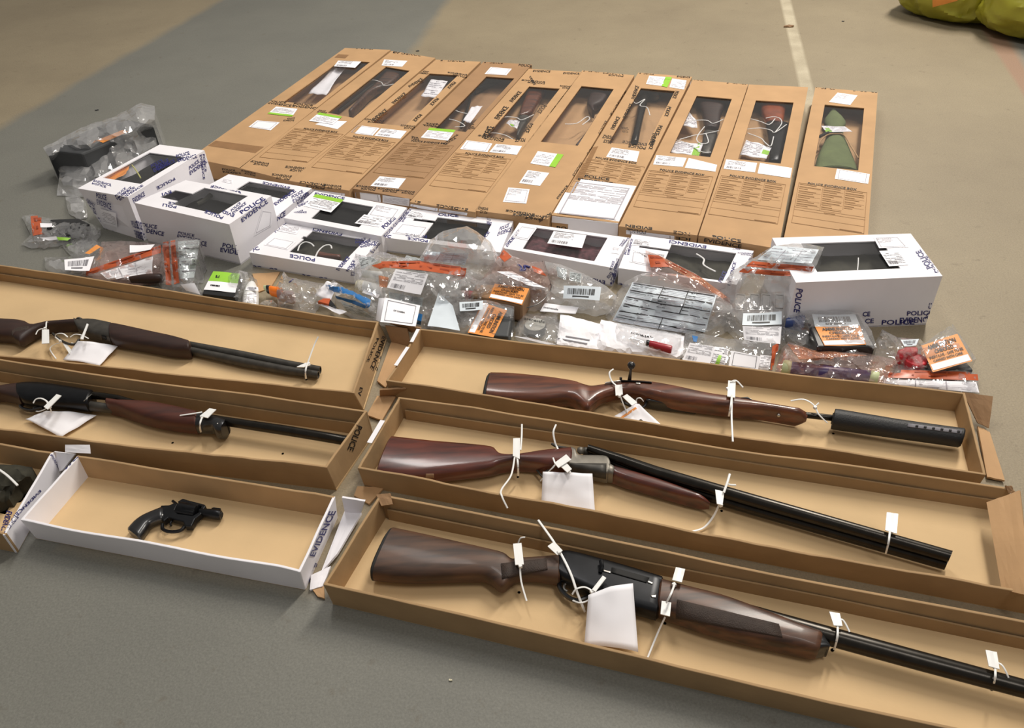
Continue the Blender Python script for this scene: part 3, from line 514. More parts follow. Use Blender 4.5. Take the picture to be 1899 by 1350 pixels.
wl(8, [(S(z6,(1000,270),(1090,285),(1220,290),(1190,380)), 'plain'), (S(z6,(985,280),(1215,300),(1190,395),(975,350)), 'frame'), (S(z6,(1010,190),(1130,205),(1110,245),(990,235)), 'text bar')],
   [('EVIDENCI',*S(z6,(1495,260),(1245,222),(1248,202),(1498,240))), S(z6,(1720,270),(1650,262),(1700,240),(1760,255)), ('EVIDENCE',*S(z6,(1635,505),(1680,345),(1700,355),(1660,510))), ('POLICE',*S(z6,(1575,480),(1610,410),(1640,420),(1600,490))), S(z6,(1800,310),(1700,300),(1710,285),(1815,290)), S(z6,(940,300),(970,185),(1000,195),(975,300)), ('P',*S(z6,(905,490),(930,495),(928,515),(903,510))), ('POLICE',*S(z6,(1760,370),(1790,320),(1810,330),(1780,380)))])
wl(9, [(S(z7,(1020,148),(1190,142),(1260,215),(1060,222)), 'frame fine'), (S(z7,(1060,240),(1190,235),(1258,335),(1128,345)), 'text bar')],
   [('POLICE',*S(z7,(1385,365),(1305,245),(1340,230),(1425,350))), S(z7,(1440,390),(1350,225),(1370,220),(1480,385)), ('POLICE',*S(z7,(1080,705),(1300,700),(1298,735),(1075,738))), ('POLICE',*S(z7,(1250,645),(1420,640),(1418,672),(1248,676))), ('EVIDENCE',*S(z7,(1200,690),(1410,682),(1408,720),(1198,728))), ('CE',*S(z7,(950,650),(1000,648),(998,680),(948,682))), ('CE',*S(z7,(965,697),(1025,694),(1023,726),(962,730))), ('POLICE',*S(z7,(1370,700),(1400,590),(1430,590),(1400,700))),
    ('POLICE',*S(z7,(545,500),(520,660),(480,650),(500,490)))])
# ---------------------------------------------------------------- open carton trays
def tray(label_, BL, BR, FL, FR, h=.055, mats=('kraft_wall', 'kraft_tray', 'kraft_wall'), liner=(.55, .0), lean=.004, seed=1, group='open brown trays', wave=.003, ends=(1, 1), name='evidence_tray'):
    """corners of the rim in world x,y. mats: outer walls, base, end walls"""
    rnd = random.Random(seed); up = Vector((0, 0, h)); T = [Vector((p.x, p.y, h)) for p in (FL, FR, BR, BL)]
    m = sum(T, Vector())/4; c = Vector((m.x, m.y, 0)); t = thing(name, label_, 'tray', c, group)
    B = []
    for p in T:
        q = Vector((p.x, p.y, 0)); dl = (T[1]-T[0]).normalized(); dw = (T[3]-T[0]).normalized()
        sx = 1 if (p-m).dot(dl) < 0 else -1; sy = 1 if (p-m).dot(dw) < 0 else -1
        lx, ly = lean if isinstance(lean, tuple) else (lean, lean); B.append(q+dl*lx*sx+dw*ly*sy)
    MB().hexa([p+Vector((0, 0, .0004)) for p in B], [p+Vector((0, 0, .005)) for p in B]).build('base_panel', mats[1], t)
    col = [MB().hexa([p+Vector((0, 0, .0004)) for p in B], [p+Vector((0, 0, .005)) for p in B])]
    def wall(i, j, nm, mt, w=.005, torn=1.0, ln=None):
        n = 40 if i in (0, 2) else 14; mb = MB(); inn = (m-(T[i]+T[j])/2); inn.z = 0; e = (T[j]-T[i]).normalized(); inn = (inn-e*inn.dot(e)).normalized()
        R = []
        for k in range(n+1):
            s = k/n; b = lerp(B[i], B[j], s); tp = lerp(T[i], T[j], s)
            a = noise.noise(Vector((s*5, seed*3.1+i, 0))); a2 = noise.noise(Vector((s*22, seed*1.7, i)))
            f = min(1, s*14, (1-s)*14)
            dz = Vector((0, 0, (a*1.6+a2*.8)*wave*torn*f)); bow = inn*(noise.noise(Vector((s*2.5, seed, i+5)))*.006*torn*f)
            mid = lerp(b, tp, .5)+bow*.6+inn*noise.noise(Vector((s*6, seed+3, i)))*.001
            tp = tp+dz+bow
            R.append([b+inn*0, mid, tp, tp+inn*w, mid+inn*w, b+inn*w])
        mb.rings(R, True, 0); o = mb.build(nm, mt, t, bevel=.0012); col.append(mb)
        if ln:      # the folded inner panel
            m2 = MB(); R = []
            for k in range(n+1):
                s = .01+k/n*.98; b = lerp(B[i], B[j], s)+Vector((0, 0, .005)); tp = lerp(B[i], T[j]*0+B[j], s)+Vector((0, 0, h*ln*(1+.12*noise.noise(Vector((s*4, seed, 9))))))
                wv = .0035+.0015*noise.noise(Vector((s*7, seed, 2)))
                R.append([b+inn*(w+.0002), tp+inn*(w+.0002), tp+inn*(w+wv), b+inn*(w+wv)])
            m2.rings(R).build('inner_panel', 'kraft_wall' if mt == 'white_card' else mt, t)
        return o
    wall(0, 1, 'side_wall', mats[0]); wall(3, 2, 'side_wall', mats[0] if mats[0] != 'white_card' else 'kraft_wall', ln=liner[0] or None)
    if ends[0]: wall(0, 3, 'end_wall', mats[2], torn=.25)
    if ends[1]: wall(1, 2, 'end_wall', mats[2], torn=.25)
    return dict(t=t, T=[x.bvh() for x in col], B=B, R=T, h=h)
def ext(p, q, L):     # point L metres from p towards q
    return p+(q-p).normalized()*L
H1 = .05
BR = at(zU(1755,290), H1); BL = ext(BR, at(zU(0,28), H1), 1.15); FR = at(zU(1640,622), H1); FL = ext(FR, at(zU(0,450), H1), 1.15)
TL1 = tray('brown tray at the back left holding the sawn double barrelled gun', BL, BR, FL, FR, H1, seed=2, wave=.004, lean=(-.014, .002))
BR = at(zV(1848,275), .066); BL = ext(BR, at(zV(0,15), .066), 1.15); FR = at(zV(1643,562), .066); FL = ext(FR, at(zV(0,372), .066), 1.15)
TL2 = tray('brown tray in the middle left holding the red wood pump gun', BL, BR, FL, FR, .066, seed=3, lean=(-.006, .004))
TR1 = tray('brown tray at the back right holding the rifle with a fat black silencer', at((778,609),.05), at((1790,728),.05), at((715,706),.05), at((1829,881),.05), .05, seed=4, liner=(0,0), wave=.0025)
FL = at(zE(-110,440), .055); FR = ext(FL, at((1899,1099), .055), 1.16)
TR2 = tray('brown tray in the middle right holding the broken open shotgun', at((739,735.6),.055), at(zQ(540,660),.055), at((662.6,868),.055), FR, .055, seed=5, wave=.004, ends=(1, 0))
FL = at((599,1084), .058); FR = ext(FL, at((1756,1350), .058), 1.2); BLw = at((704,915.6), .058)
TR3 = tray('brown tray at the front right holding the long black barrelled shotgun', BLw, ext(BLw, BLw+(FR-FL)*1.0, 1.2), FL, FR, .058, seed=6, wave=.002)
TL3 = tray('small white edged tray at the front left holding the revolver', at((143.7,844),.056), at((622,920),.056), at((37,964),.056), at((556.6,1061),.056), .056, mats=('white_card', 'kraft_tray', 'white_card'), liner=(0, 0), seed=7, wave=.0008, group='open white trays')
# part of a fourth white tray at the left edge of the photograph
FRp = at(zN(60,1170), .056); BRp = at(zN(640,180), .056); dd = at((37,964),.056)-at((556.6,1061),.056)
TL4 = tray('white tray cut by the left edge, dark cloth inside, left of the revolver tray', ext(BRp, BRp+dd, .5), BRp, ext(FRp, FRp+dd, .5), FRp, .056, mats=('kraft_wall', 'kraft_tray', 'white_card'), liner=(0, 0), seed=8, wave=.001, group='open white trays')
# lettering on the trays
tape(TL1, [('POLICE',*S(zO,(660,370),(535,650),(505,650),(630,365))), ('EVIDENCE',*S(zO,(750,345),(590,760),(550,720),(700,340))), ('POLICE',*S(zO,(765,470),(650,770),(610,740),(735,460))), ('EV',*S(zO,(465,960),(440,1060),(400,1050),(430,950)))])
tape(TL2, [('POLICE',*S(zV,(1822,358),(1775,480),(1745,470),(1795,345)))])
tape(TL3, [('EVIDENCE',*S(zV,(1555,1005),(1655,780),(1690,780),(1580,1010))), ('EVID',*S(zV,(1605,1040),(1570,1150),(1545,1150),(1585,1040)))], NV)
tape(TL3, [('POLICE',*S(zN,(700,410),(900,215),(940,240),(750,430)))], NV, 'end_lettering')
tape(TL4, [('POLICE',*S(zN,(355,560),(60,850),(20,800),(310,480))), ('EVIDENCE',*S(zN,(150,900),(60,1150),(10,1120),(80,880))), ('EVIDENCE',*S(zN,(490,650),(200,950),(180,920),(470,630))), ('POLICE',*S(zN,(620,210),(740,420),(700,400),(600,220))), ('EVIDENCE',*S(zN,(220,960),(110,1100),(80,1070),(170,930)))], NV)
tape(TR1, [('EVIDENCE',*S(zQ,(365,385),(398,520),(385,525),(352,390)))])
# white strips over the left end walls of two trays
def strip(par, pts, wd, m, name, z):
    k = MB(); P = [at(p, z) for p in pts]
    for a, b_ in zip(P, P[1:]):
        n = (b_-a).normalized(); n = Vector((n.y, -n.x, 0))*wd
        k.hexa([a-n, a+n, b_+n, b_-n], [p+Vector((0, 0, .001)) for p in (a-n, a+n, b_+n, b_-n)])
    return k.build(name, m, par)
strip(TR1['t'], [zO(1128,262), zO(1048,415)], .004, 'white_card', 'white_edge_tape', .053); strip(TR1['t'], [zO(1005,475), zO(860,695)], .004, 'white_card', 'white_edge_tape', .053)
strip(TR2['t'], [zP(655,0), zP(560,160)], .005, 'white_card', 'white_edge_tape', .0585)
tape(TR2, [('PO',*S(zO,(790,1140),(740,1240),(780,1250),(830,1150)))])
# loose flaps of the trays
def sheet(mb, Qw, n=8, amp=.001, seed=0, th=.003, curl=0):
    G = [[None]*(n+1) for _ in range(n+1)]
    for i in range(n+1):
        for j in range(n+1):
            p = quad(Qw, j/n, i/n); p = p+Vector((0, 0, amp*noise.noise(Vector((j/n*3, i/n*3, seed*1.3)))+curl*(4*(j/n)*(1-j/n)))); G[i][j] = p
    return mb.grid(G)
def flap(par, pts, m='kraft_dark', name='flap', seed=0, amp=.002, th=.004):      # pts = 4 (px, z)
    k = MB(); sheet(k, [at(p, z) for p, z in pts], 6, amp, seed); return k.build(name, m, par['t'] if isinstance(par, dict) else par, solid=th, open=1)
flap(TL1, [(zO(810,410),.006),(zO(1035,450),.006),(zO(740,960),.006),(zO(640,880),.006)], 'kraft', 'ground_flap', 1, .001)
flap(TL1, [(zO(735,215),.048),(zO(1000,250),.045),(zO(1040,460),.008),(zO(815,410),.008)], 'kraft_dark', 'corner_flap', 2)
flap(TR1, [(zO(800,190),.052),(zO(1165,240),.052),(zO(1060,300),.03),(zO(950,240),.035)], 'kraft_dark', 'corner_flap', 3)
flap(TR1, [(zO(670,975),.035),(zO(985,960),.038),(zO(990,1040),.006),(zO(670,1060),.006)], 'kraft_dark', 'corner_flap', 4)
flap(TR2, [(zO(640,1060),.006),(zO(860,1070),.006),(zO(700,1350),.006),(zO(520,1290),.006)], 'kraft', 'ground_flap', 5, .001)
flap(TR1, [(zQ(262,112),.05),(zQ(432,140),.05),(zQ(412,318),.012),(zQ(345,290),.012)], 'kraft_dark', 'corner_flap', 6)
flap(TR1, [(zQ(345,310),.006),(zQ(415,345),.006),(zQ(500,620),.006),(zQ(400,600),.006)], 'kraft', 'ground_flap', 7, .001)
flap(TR2, [(zQ(400,745),.045),(zQ(588,678),.075),(zQ(660,1280),.07),(zQ(487,1240),.04)], 'kraft', 'end_flap', 8)
flap(TR2, [(zQ(505,645),.06),(zQ(540,650),.06),(zQ(562,690),.055),(zQ(520,690),.05)], 'kraft_dark', 'corner_flap', 9)
flap(TR3, [(zP(475,475),.004),(zP(668,480),.004),(zP(560,600),.004),(zP(450,540),.004)], 'kraft', 'ground_flap', 10, .0008)
flap(TR3, [(zP(610,530),.059),(zP(710,520),.061),(zP(728,600),.052),(zP(645,612),.05)], 'kraft_dark', 'torn_corner', 11, .001)
flap(TR3, [(zP(155,1215),.003),(zP(235,1190),.003),(zP(240,1275),.003),(zP(190,1260),.003)], 'kraft', 'ground_flap', 12, .0005)
flap(TL3, [(zP(385,650),.012),(zP(505,665),.016),(zP(330,960),.012),(zP(215,1090),.006)], 'white_card', 'ground_flap', 13, .001)
flap(TL3, [(zP(365,545),.055),(zP(530,572),.055),(zP(500,662),.016),(zP(388,655),.012)], 'white_card', 'corner_flap', 14, .001)
flap(TL3, [(zP(145,1110),.006),(zP(285,1045),.006),(zP(225,1190),.005),(zP(135,1215),.004)], 'white_card', 'ground_flap', 15, .001)
flap(TL4, [(zN(100,1120),.006),(zN(215,1020),.006),(zN(285,1185),.004),(zN(65,1180),.004)], 'white_card', 'ground_flap', 16, .001)
flap(TL3, [(zN(778,95),.066),(zN(1070,95),.066),(zN(1080,200),.057),(zN(778,185),.057)], 'white_card', 'torn_tab', 17, .0005, .001)
flap(TL3, [(zN(650,175),.05),(zN(900,205),.052),(zN(750,400),.02),(zN(720,410),.015)], 'white_card', 'corner_flap', 18, .001)
# ---------------------------------------------------------------- the guns in the trays
def section(top, bot, zc, b, p=3, rnd_=False, n=20):
    T, B = at(top, zc), at(bot, zc); c = (T+B)/2; A = (T-B).length/2; d = (T-B).normalized(); r = (c-EYE).normalized(); k = abs(r.dot(d)/r.z)
    if rnd_: a = b_ = A/math.sqrt(1+k*k); p = 2
    else: b_ = b; a = math.sqrt(max((A*.35)**2, A*A-(b_*k)**2))
    R = []
    for j in range(n):
        t = 2*math.pi*j/n; cs, sn = math.cos(t), math.sin(t)
        R.append(c+d*a*math.copysign(abs(cs)**(2/p), cs)+Vector((0, 0, 1))*b_*math.copysign(abs(sn)**(2/p), sn))
    return R
def st(z, rows): return [(z(r[0], r[1]), z(r[2], r[3]))+tuple(r[4:]) for r in rows]
def loft(name, m, par, rows, zc, b=.02, p=3, rnd_=False, sub=True, res=3, bev=0, floor_=.0055):
    # Catmull-Rom between the stations for a smooth body
    P = []
    rows = [tuple(r)+(() if len(r) > 2 else (b,)) for r in rows]
    for i in range(len(rows)-1):
        r0, r1, r2, r3 = rows[max(i-1, 0)], rows[i], rows[i+1], rows[min(i+2, len(rows)-1)]
        for s in range(res):
            t = s/res
            def cr(a, b_, c, d): return .5*((2*b_)+(c-a)*t+(2*a-5*b_+4*c-d)*t*t+(3*b_-a-3*c+d)*t*t*t)
            P.append((tuple(cr(r0[0][q], r1[0][q], r2[0][q], r3[0][q]) for q in (0, 1)), tuple(cr(r0[1][q], r1[1][q], r2[1][q], r3[1][q]) for q in (0, 1)), lerp(r1[2], r2[2], t)))
    P.append(rows[-1]); R = []
    for a, c, bb in P: R.append(section(a, c, zc, bb, p, rnd_))
    for r in R:      # keep it lying on the tray
        lo = min(v.z for v in r)
        if lo < floor_:
            for v in r: v.z = max(v.z, floor_)
    def cap(R, i, s):   # rounded end
        c = sum(R[i], Vector())/len(R[i]); e = (c-sum(R[i+s], Vector())/len(R[0])).normalized()*.003
        return [c+(v-c)*.86+e for v in R[i]]
    R = [cap(R, 0, 1)]+R+[cap(R, -1, -1)]
    mb = MB().rings(R); mb.build(name, m, par, smooth=True); return mb
def double(name, m, par, rows, zc, mode='v'):     # a pair of barrels, one lying on the other (v) or side by side (h)
    Rs = [[], []]; n = 18
    for top, bot in rows:
        T, B = at(top, zc), at(bot, zc); c = (T+B)/2; A = (T-B).length/2; d = (T-B).normalized(); r_ = (c-EYE).normalized(); k = abs(r_.dot(d)/r_.z)
        r = A/(math.sqrt(1+k*k)+(k if mode == 'v' else 1)); o = Vector((0, 0, r)) if mode == 'v' else d*r
        for q, s in ((0, 1), (1, -1)):
            Rs[q].append([c+o*s+d*r*math.cos(2*math.pi*j/n)+Vector((0, 0, r*math.sin(2*math.pi*j/n))) for j in range(n)])
    mbs = []
    for R in Rs:
        e = R[-1]; c = sum(e, Vector())/n; inner = [c+(v-c)*.74 for v in e]; ax = (c-sum(R[-2], Vector())/n).normalized(); deep = [v-ax*.05 for v in inner]
        mb = MB().rings(R+[inner, deep]); mb.build(name, m, par, smooth=True); mbs.append(mb)
    return mbs
def curve(P, n=6):
    P = [Vector(p) for p in P if p is not None]; out = []
    for i in range(len(P)-1):
        a, b, c, d = P[max(i-1, 0)], P[i], P[i+1], P[min(i+2, len(P)-1)]
        for s in range(n):
            t = s/n; out.append(.5*((2*b)+(c-a)*t+(2*a-5*b+4*c-d)*t*t+(3*b-a-3*c+d)*t*t*t))
    return out+[P[-1]]
def wire(name, m, par, pts, r, flat=1, n=8): mb = MB().tube(curve(pts), r, n, flat=flat); mb.build(name, m, par, smooth=True); return mb
def patch(name, m, par, Q, T, n=6, off=.0008, th=.0012): mb = stick(MB(), Q, [t.bvh() for t in T], n, n, off); mb.build(name, m, par, smooth=True, solid=th, open=1)
GUN = 'guns laid out in the open trays'
# --- front right: semi automatic shotgun
o = at(zA(1600,500)); o.z = .006; g = thing('shotgun', 'long black barrelled shotgun with a dark brown stock in the front right tray', 'shotgun', o, GUN); zc = .029
loft('butt_plate', 'black_rubber', g, st(zA, [(218,150,30,556), (236,142,48,560)]), zc, .021, res=1)
s1 = loft('stock', 'walnut_worn', g, st(zA, [(237,142,49,560), (500,197,330,584), (760,255,640,580), (1000,312,880,574), (1150,352,975,572,.019), (1195,385,1030,600,.018), (1225,398,1120,664,.017), (1262,394,1190,618,.017), (1320,388,1268,574,.018), (1450,379,1440,580,.018), (1603,366,1598,602,.018)]), zc, .021)
patch('grip_checkering', 'checkering', g, [zA(1120,430), zA(1500,388), zA(1510,478), zA(1130,560)], [s1])
s2 = loft('receiver', 'blackened_steel', g, st(zB, [(262,362,250,565), (330,338,300,600), (600,405,540,712), (850,475,780,805), (1113,555,1062,884)]), zc, .017, p=5)
patch('ejection_port', 'black_rubber', g, [zB(695,462), zB(1010,548), zB(985,590), zB(690,505)], [s2])
patch('bolt', 'silver', g, [zB(622,480), zB(690,500), zB(686,512), zB(618,492)], [s2]); patch('bolt', 'silver', g, [zB(996,572), zB(1040,590), zB(1036,604), zB(992,586)], [s2])
patch('shell_latch', 'silver', g, [zB(1020,695), zB(1068,690), zB(1062,715), zB(1030,712)], [s2])
wire('charging_handle', 'blackened_steel', g, [at(zB(600,500), .047), at(zB(612,450), .052), at(zB(606,405), .052)], .0035)
wire('trigger_guard', 'black_plastic', g, [at(zB(x, y), .024) for x, y in ((258,555), (262,630), (320,700), (400,738), (470,720), (540,690))], .004)
wire('trigger', 'silver', g, [at(zB(x, y), .026) for x, y in ((330,590), (302,605), (300,640), (325,660))], .0022)
s3 = loft('forearm', 'walnut', g, st(zC, [(125,165,88,462), (330,222,240,520), (620,296,510,612), (900,395,800,690), (1180,500,1100,757), (1340,560,1280,800), (1442,590,1400,818,.02)]), zc, .023)
loft('forearm_cap', 'black_plastic', g, st(zC, [(1450,600,1405,810), (1510,690,1480,795)]), zc, .017, res=1)
patch('forearm_checkering', 'checkering', g, [zC(250,325), zC(1100,530), zC(1130,640), zC(240,480)], [s3], 8)
loft('barrel', 'blued_barrel', g, st(zC, [(600,292,570,380), (1000,402,960,505), (1460,532,1410,668)])[:2]+st(zD, [(140,490,100,650), (1799,938,1760,1098), (2330,1081,2290,1241)]), zc+.004, .011, rnd_=True, res=2)
# --- middle right: broken open side by side
o = at(zE(1600,380)); o.z = .006; g = thing('shotgun', 'broken open double barrelled shotgun with a red brown stock and engraved steel action', 'shotgun', o, GUN); zc = .029
s1 = loft('stock', 'mahogany', g, st(zE, [(182,188,38,545), (500,225,300,565), (800,252,640,535), (1005,275,900,508), (1050,308,1000,496), (1085,328,1060,484), (1180,330,1180,470), (1300,318,1320,470), (1450,297,1450,476), (1660,278,1650,480)]), zc, .021)
patch('inlay', 'brown_card', g, [zE(450,488), zE(515,488), zE(518,522), zE(445,524)], [s1])
s2 = loft('action', 'worn_action', g, st(zF, [(268,285,240,478), (305,300,280,490), (330,345,300,500), (450,352,440,525), (555,360,552,548), (590,395,572,545)]), zc, .018, p=5)
patch('lower_plate', 'steel_matte', g, [zF(255,402), zF(562,405), zF(556,530), zF(252,470)], [s2])
MB().sphere(at(zF(345,295), .045), .0075).build('fence', 'worn_action', g, smooth=True); MB().sphere(at(zF(385,300), .03), .0085).build('fence', 'steel_matte', g, smooth=True)
wire('top_lever', 'steel_matte', g, [at(zF(x, y), .042) for x, y in ((105,238), (150,262), (215,272), (280,285))], .0028)
wire('trigger_guard', 'steel_matte', g, [at(zE(x, y), .022) for x, y in ((1180,440), (1340,428), (1385,470), (1440,520), (1560,510), (1620,470))], .0022)
wire('trigger', 'steel_matte', g, [at(zE(x, y), .026) for x, y in ((1480,455), (1450,470), (1455,500))], .0018)
double('barrel', 'blued_barrel', g, st(zF, [(425,245,385,345), (700,330,640,462), (1000,430,950,585), (1500,575,1450,740), (1800,662,1770,835)])+st(z0, [(1765.5,1021,1752,1058)]), zc+.002)
loft('hinge_iron', 'worn_action', g, st(zF, [(600,415,565,552), (628,430,592,560)]), zc, .018, res=1)
loft('forearm', 'mahogany', g, st(zF, [(628,430,590,560), (800,480,740,612), (1000,540,940,668), (1200,610,1150,732), (1350,668,1310,777), (1415,720,1398,782,.010)]), zc-.003, .018)
# --- back right: bolt action rifle with silencer
o = at(zG(1330,300)); o.z = .006; g = thing('rifle', 'bolt action rifle with chestnut stock and fat black silencer', 'rifle', o, GUN); zc = .031
loft('butt_pad', 'black_rubber', g, st(zG, [(88,168,30,418), (105,160,48,422)]), zc, .02, res=1)
s1 = loft('stock', 'chestnut', g, st(zG, [(106,160,50,422), (300,167,220,434), (600,197,520,442), (830,232,740,432), (900,255,850,468), (960,272,940,508,.018), (1010,272,985,480,.018), (1080,260,1060,425,.018), (1200,240,1200,385,.018), (1330,222,1340,380,.02), (1500,235,1500,410,.02)])
          +st(zH, [(0,118,-10,245), (200,160,190,275), (400,188,390,300), (600,228,590,322), (730,250,715,343), (778,272,765,325,.008)]), zc, .022)
loft('magazine', 'black_plastic', g, st(zG, [(1480,380,1470,448), (1600,400,1590,470), (1780,420,1770,490), (1899,440,1890,498)])+st(zH, [(140,215,130,262)]), .020, .012, p=4)
wire('trigger_guard', 'black_plastic', g, [at(zG(x, y), .022) for x, y in ((1250,400), (1330,440), (1420,460), (1462,420), (1465,370))], .0035)
loft('bolt', 'silver', g, st(zG, [(1110,238,1115,262), (1230,222,1236,245)]), .048, .006, res=1)
loft('receiver', 'blackened_steel', g, st(zG, [(1240,215,1250,232), (1500,232,1500,248)]), .051, .004, res=1)
patch('ejection_port', 'silver', g, [zG(1372,228), zG(1415,228), zG(1412,252), zG(1372,248)], [s1])
B0 = at(zG(1316,214), .050); K = at(zG(1333,85), .090)
mb = MB().tube([B0, lerp(B0, K, .5), K], [.0045, .0032, .003], 10).build('bolt_handle', 'black_plastic', g, smooth=True)
MB().sphere(K, .0085, 16).build('bolt_knob', 'black_plastic', g, smooth=True)
wire('safety_catch', 'black_plastic', g, [at(zG(1240,215), .05), at(zG(1240,190), .056)], .003)
loft('rear_sight', 'black_plastic', g, st(zH, [(398,182,400,196), (430,178,432,200), (448,190,450,204)]), .05, .004, res=1)
loft('barrel', 'blued_barrel', g, st(zH, [(700,252,695,290), (775,265,770,302), (950,284,944,322)]), zc+.003, .01, rnd_=True, res=1)
s3 = loft('silencer', 'black_moderator', g, st(zH, [(940,268,932,345), (956,252,940,368), (970,249,950,374), (1300,304,1285,422), (1600,346,1585,464), (1694,358,1675,478)]), zc+.003, .02, rnd_=True, res=2)
patch('silencer_plate', 'ink_grey', g, [zH(1375,335), zH(1690,375), zH(1686,395), zH(1368,353)], [s3], 8)
for i in range(6):
    u = .14+i*.155; q = inset([zH(1375,335), zH(1690,375), zH(1686,395), zH(1368,353)], u, .3, u+.05, .85); patch('plate_slot', 'black_rubber', g, q, [s3], 1, .002, .0006)
MB().sphere(at(zH(614,285), .036), .004).build('sling_stud', 'silver', g, smooth=True)
# --- back left: sawn over and under
o = at(zI(1100,330)); o.z = .006; g = thing('shotgun', 'sawn double barrelled shotgun with a grey action in the back left tray', 'shotgun', o, GUN); zc = .027
s1 = loft('stock', 'dark_wood', g, st(zI, [(-500,165,-560,440), (-250,172,-300,455), (0,196,-40,472), (200,208,140,488), (320,230,230,520,.018), (390,258,330,470,.018), (560,242,550,370,.018), (740,225,740,350,.018), (930,203,925,350,.018)]), zc, .021)
loft('grip_cap', 'checkering', g, st(zI, [(200,300,165,500,.0185), (390,280,330,450,.0185)]), zc+.001, .019, res=2)
s2 = loft('action', 'steel_matte', g, st(zI, [(900,195,890,340), (960,205,930,400), (1120,212,1080,445), (1330,255,1295,492)]), zc, .018, p=4)
patch('side_plate', 'blackened_steel', g, [zI(1195,388), zI(1245,395), zI(1250,440), zI(1205,440)], [s2])
wire('top_lever', 'steel_matte', g, [at(zI(905,198), .04), at(zI(930,190), .045), at(zI(960,205), .04)], .003)
wire('trigger_guard', 'steel_matte', g, [at(zI(x, y), .022) for x, y in ((620,370), (700,440), (800,490), (880,495), (930,440))], .003)
loft('forearm', 'dark_wood', g, st(zI, [(1330,258,1300,492)])+st(zJ, [(0,100,-30,300), (300,165,270,355), (500,208,470,392), (640,245,615,402)]), zc, .021)
double('barrel', 'steel_matte', g, st(zJ, [(640,248,615,372), (1100,332,1070,480), (1500,415,1470,548), (1790,470,1745,580)]), .020, 'h')
# --- middle left: pump gun
o = at(zK(900,300)); o.z = .006; g = thing('shotgun', 'pump shotgun with a red wood fore end and black receiver in the middle left tray', 'shotgun', o, GUN); zc = .030
loft('stock', 'dark_wood', g, st(zK, [(-700,170,-760,480), (-350,178,-370,440), (-100,172,-110,370), (100,145,100,360,.018), (250,130,250,395,.018)]), zc, .021)
s2 = loft('receiver', 'blackened_steel', g, st(zK, [(232,132,245,385), (330,122,310,415), (500,126,480,428), (800,165,760,450), (1125,215,1008,470)]), zc, .02, p=3)
wire('trigger_guard', 'black_plastic', g, [at(zK(x, y), .022) for x, y in ((240,395), (270,430), (360,450), (430,435), (500,420))], .004)
patch('receiver_seam', 'silver', g, [zK(1085,240), zK(1093,242), zK(990,345), zK(982,340)], [s2], 3)
loft('barrel', 'blued_barrel', g, st(zK, [(1100,222,1060,320), (1400,262,1370,360), (1800,335,1760,430)])[:2]+st(zL, [(0,130,-10,215), (650,245,640,335), (1200,325,1180,420), (1760,420,1735,512)]), zc+.006, .01, rnd_=True, res=2)
loft('magazine_tube', 'steel_matte', g, st(zK, [(1050,330,1000,462), (1320,365,1290,490)]), zc-.004, .012, rnd_=True, res=1)
loft('forearm', 'red_wood', g, st(zK, [(1300,313,1272,502), (1420,320,1392,537), (1600,335,1572,588)])+st(zL, [(0,118,-20,335), (200,155,178,375), (425,205,392,402)]), zc, .022)
loft('barrel_clamp', 'black_plastic', g, st(zL, [(425,212,398,394), (520,225,500,398), (580,245,545,405), (640,262,560,432), (690,285,615,440), (700,310,650,360)]), zc, .019, p=3, res=2)
MB().sphere(at(zL(590,320), .045), .004).build('clamp_screw', 'silver', g, smooth=True)
# --- revolver
o = at(zM(1000,400)); o.z = .006; g = thing('revolver', 'snub nosed black revolver with glossy black grips lying in the white edged tray', 'revolver', o, GUN); zc = .018
loft('grip', 'black_plastic', g, st(zM, [(150,640,400,825), (260,520,480,715), (390,425,545,620), (545,352,640,570), (730,280,745,540)]), zc, .011)
def prism(mb, pts, z0, z1): P = [at(p, (z0+z1)/2) for p in pts]; n = len(P); return mb.add([Vector((p.x, p.y, z0)) for p in P]+[Vector((p.x, p.y, z1)) for p in P], [tuple(range(n))[::-1], tuple(range(n, 2*n))]+[(i, (i+1) % n, n+(i+1) % n, n+i) for i in range(n)])
prism(MB(), [zM(x, y) for x, y in ((720,285), (870,278), (960,235), (1010,262), (960,360), (1000,420), (1260,455), (1370,390), (1410,270), (1480,290), (1400,430), (1300,510), (1240,635), (1130,635), (1100,560), (990,530), (850,490), (770,555), (735,520))], .011, .025).build('frame', 'blackened_steel', g, bevel=.002)
prism(MB(), [zM(x, y) for x, y in ((1000,215), (1090,160), (1200,195), (1460,262), (1480,300), (1380,290), (1040,250))], .012, .024).build('top_strap', 'blackened_steel', g, bevel=.002)
ax0, ax1 = at(zM(1010,310), zc), at(zM(1330,365), zc); A = (ax1-ax0).normalized(); sd = A.cross(Vector((0, 0, 1)))
def ring(c, r, fl=0, n=36): return [c+(sd*math.cos(2*math.pi*j/n)+Vector((0, 0, 1))*math.sin(2*math.pi*j/n))*(r*(1-fl*max(0, math.cos(6*2*math.pi*j/n))**3)) for j in range(n)]
MB().rings([ring(ax0, .0125), ring(ax0+A*.002, .0145), ring(lerp(ax0, ax1, .3), .0145), ring(lerp(ax0, ax1, .4), .0145, .14), ring(ax1-A*.001, .0145, .14), ring(ax1, .0125, .14)]).build('cylinder', 'blackened_steel', g, smooth=True)
loft('barrel', 'blackened_steel', g, st(zM, [(1400,290,1370,455), (1520,298,1470,468), (1640,302,1590,492), (1722,312,1665,498)]), zc, .01, rnd_=True, res=1)
MB().rings([ring(at(zM(1698,405), zc), .006, n=16), ring(at(zM(1700,406), zc)+A*.0035, .0055, n=16)]).build('muzzle', 'black_rubber', g, smooth=True)
prism(MB(), [zM(x, y) for x, y in ((1560,300), (1600,290), (1715,305), (1712,318))], .015, .019).build('front_sight', 'blackened_steel', g)
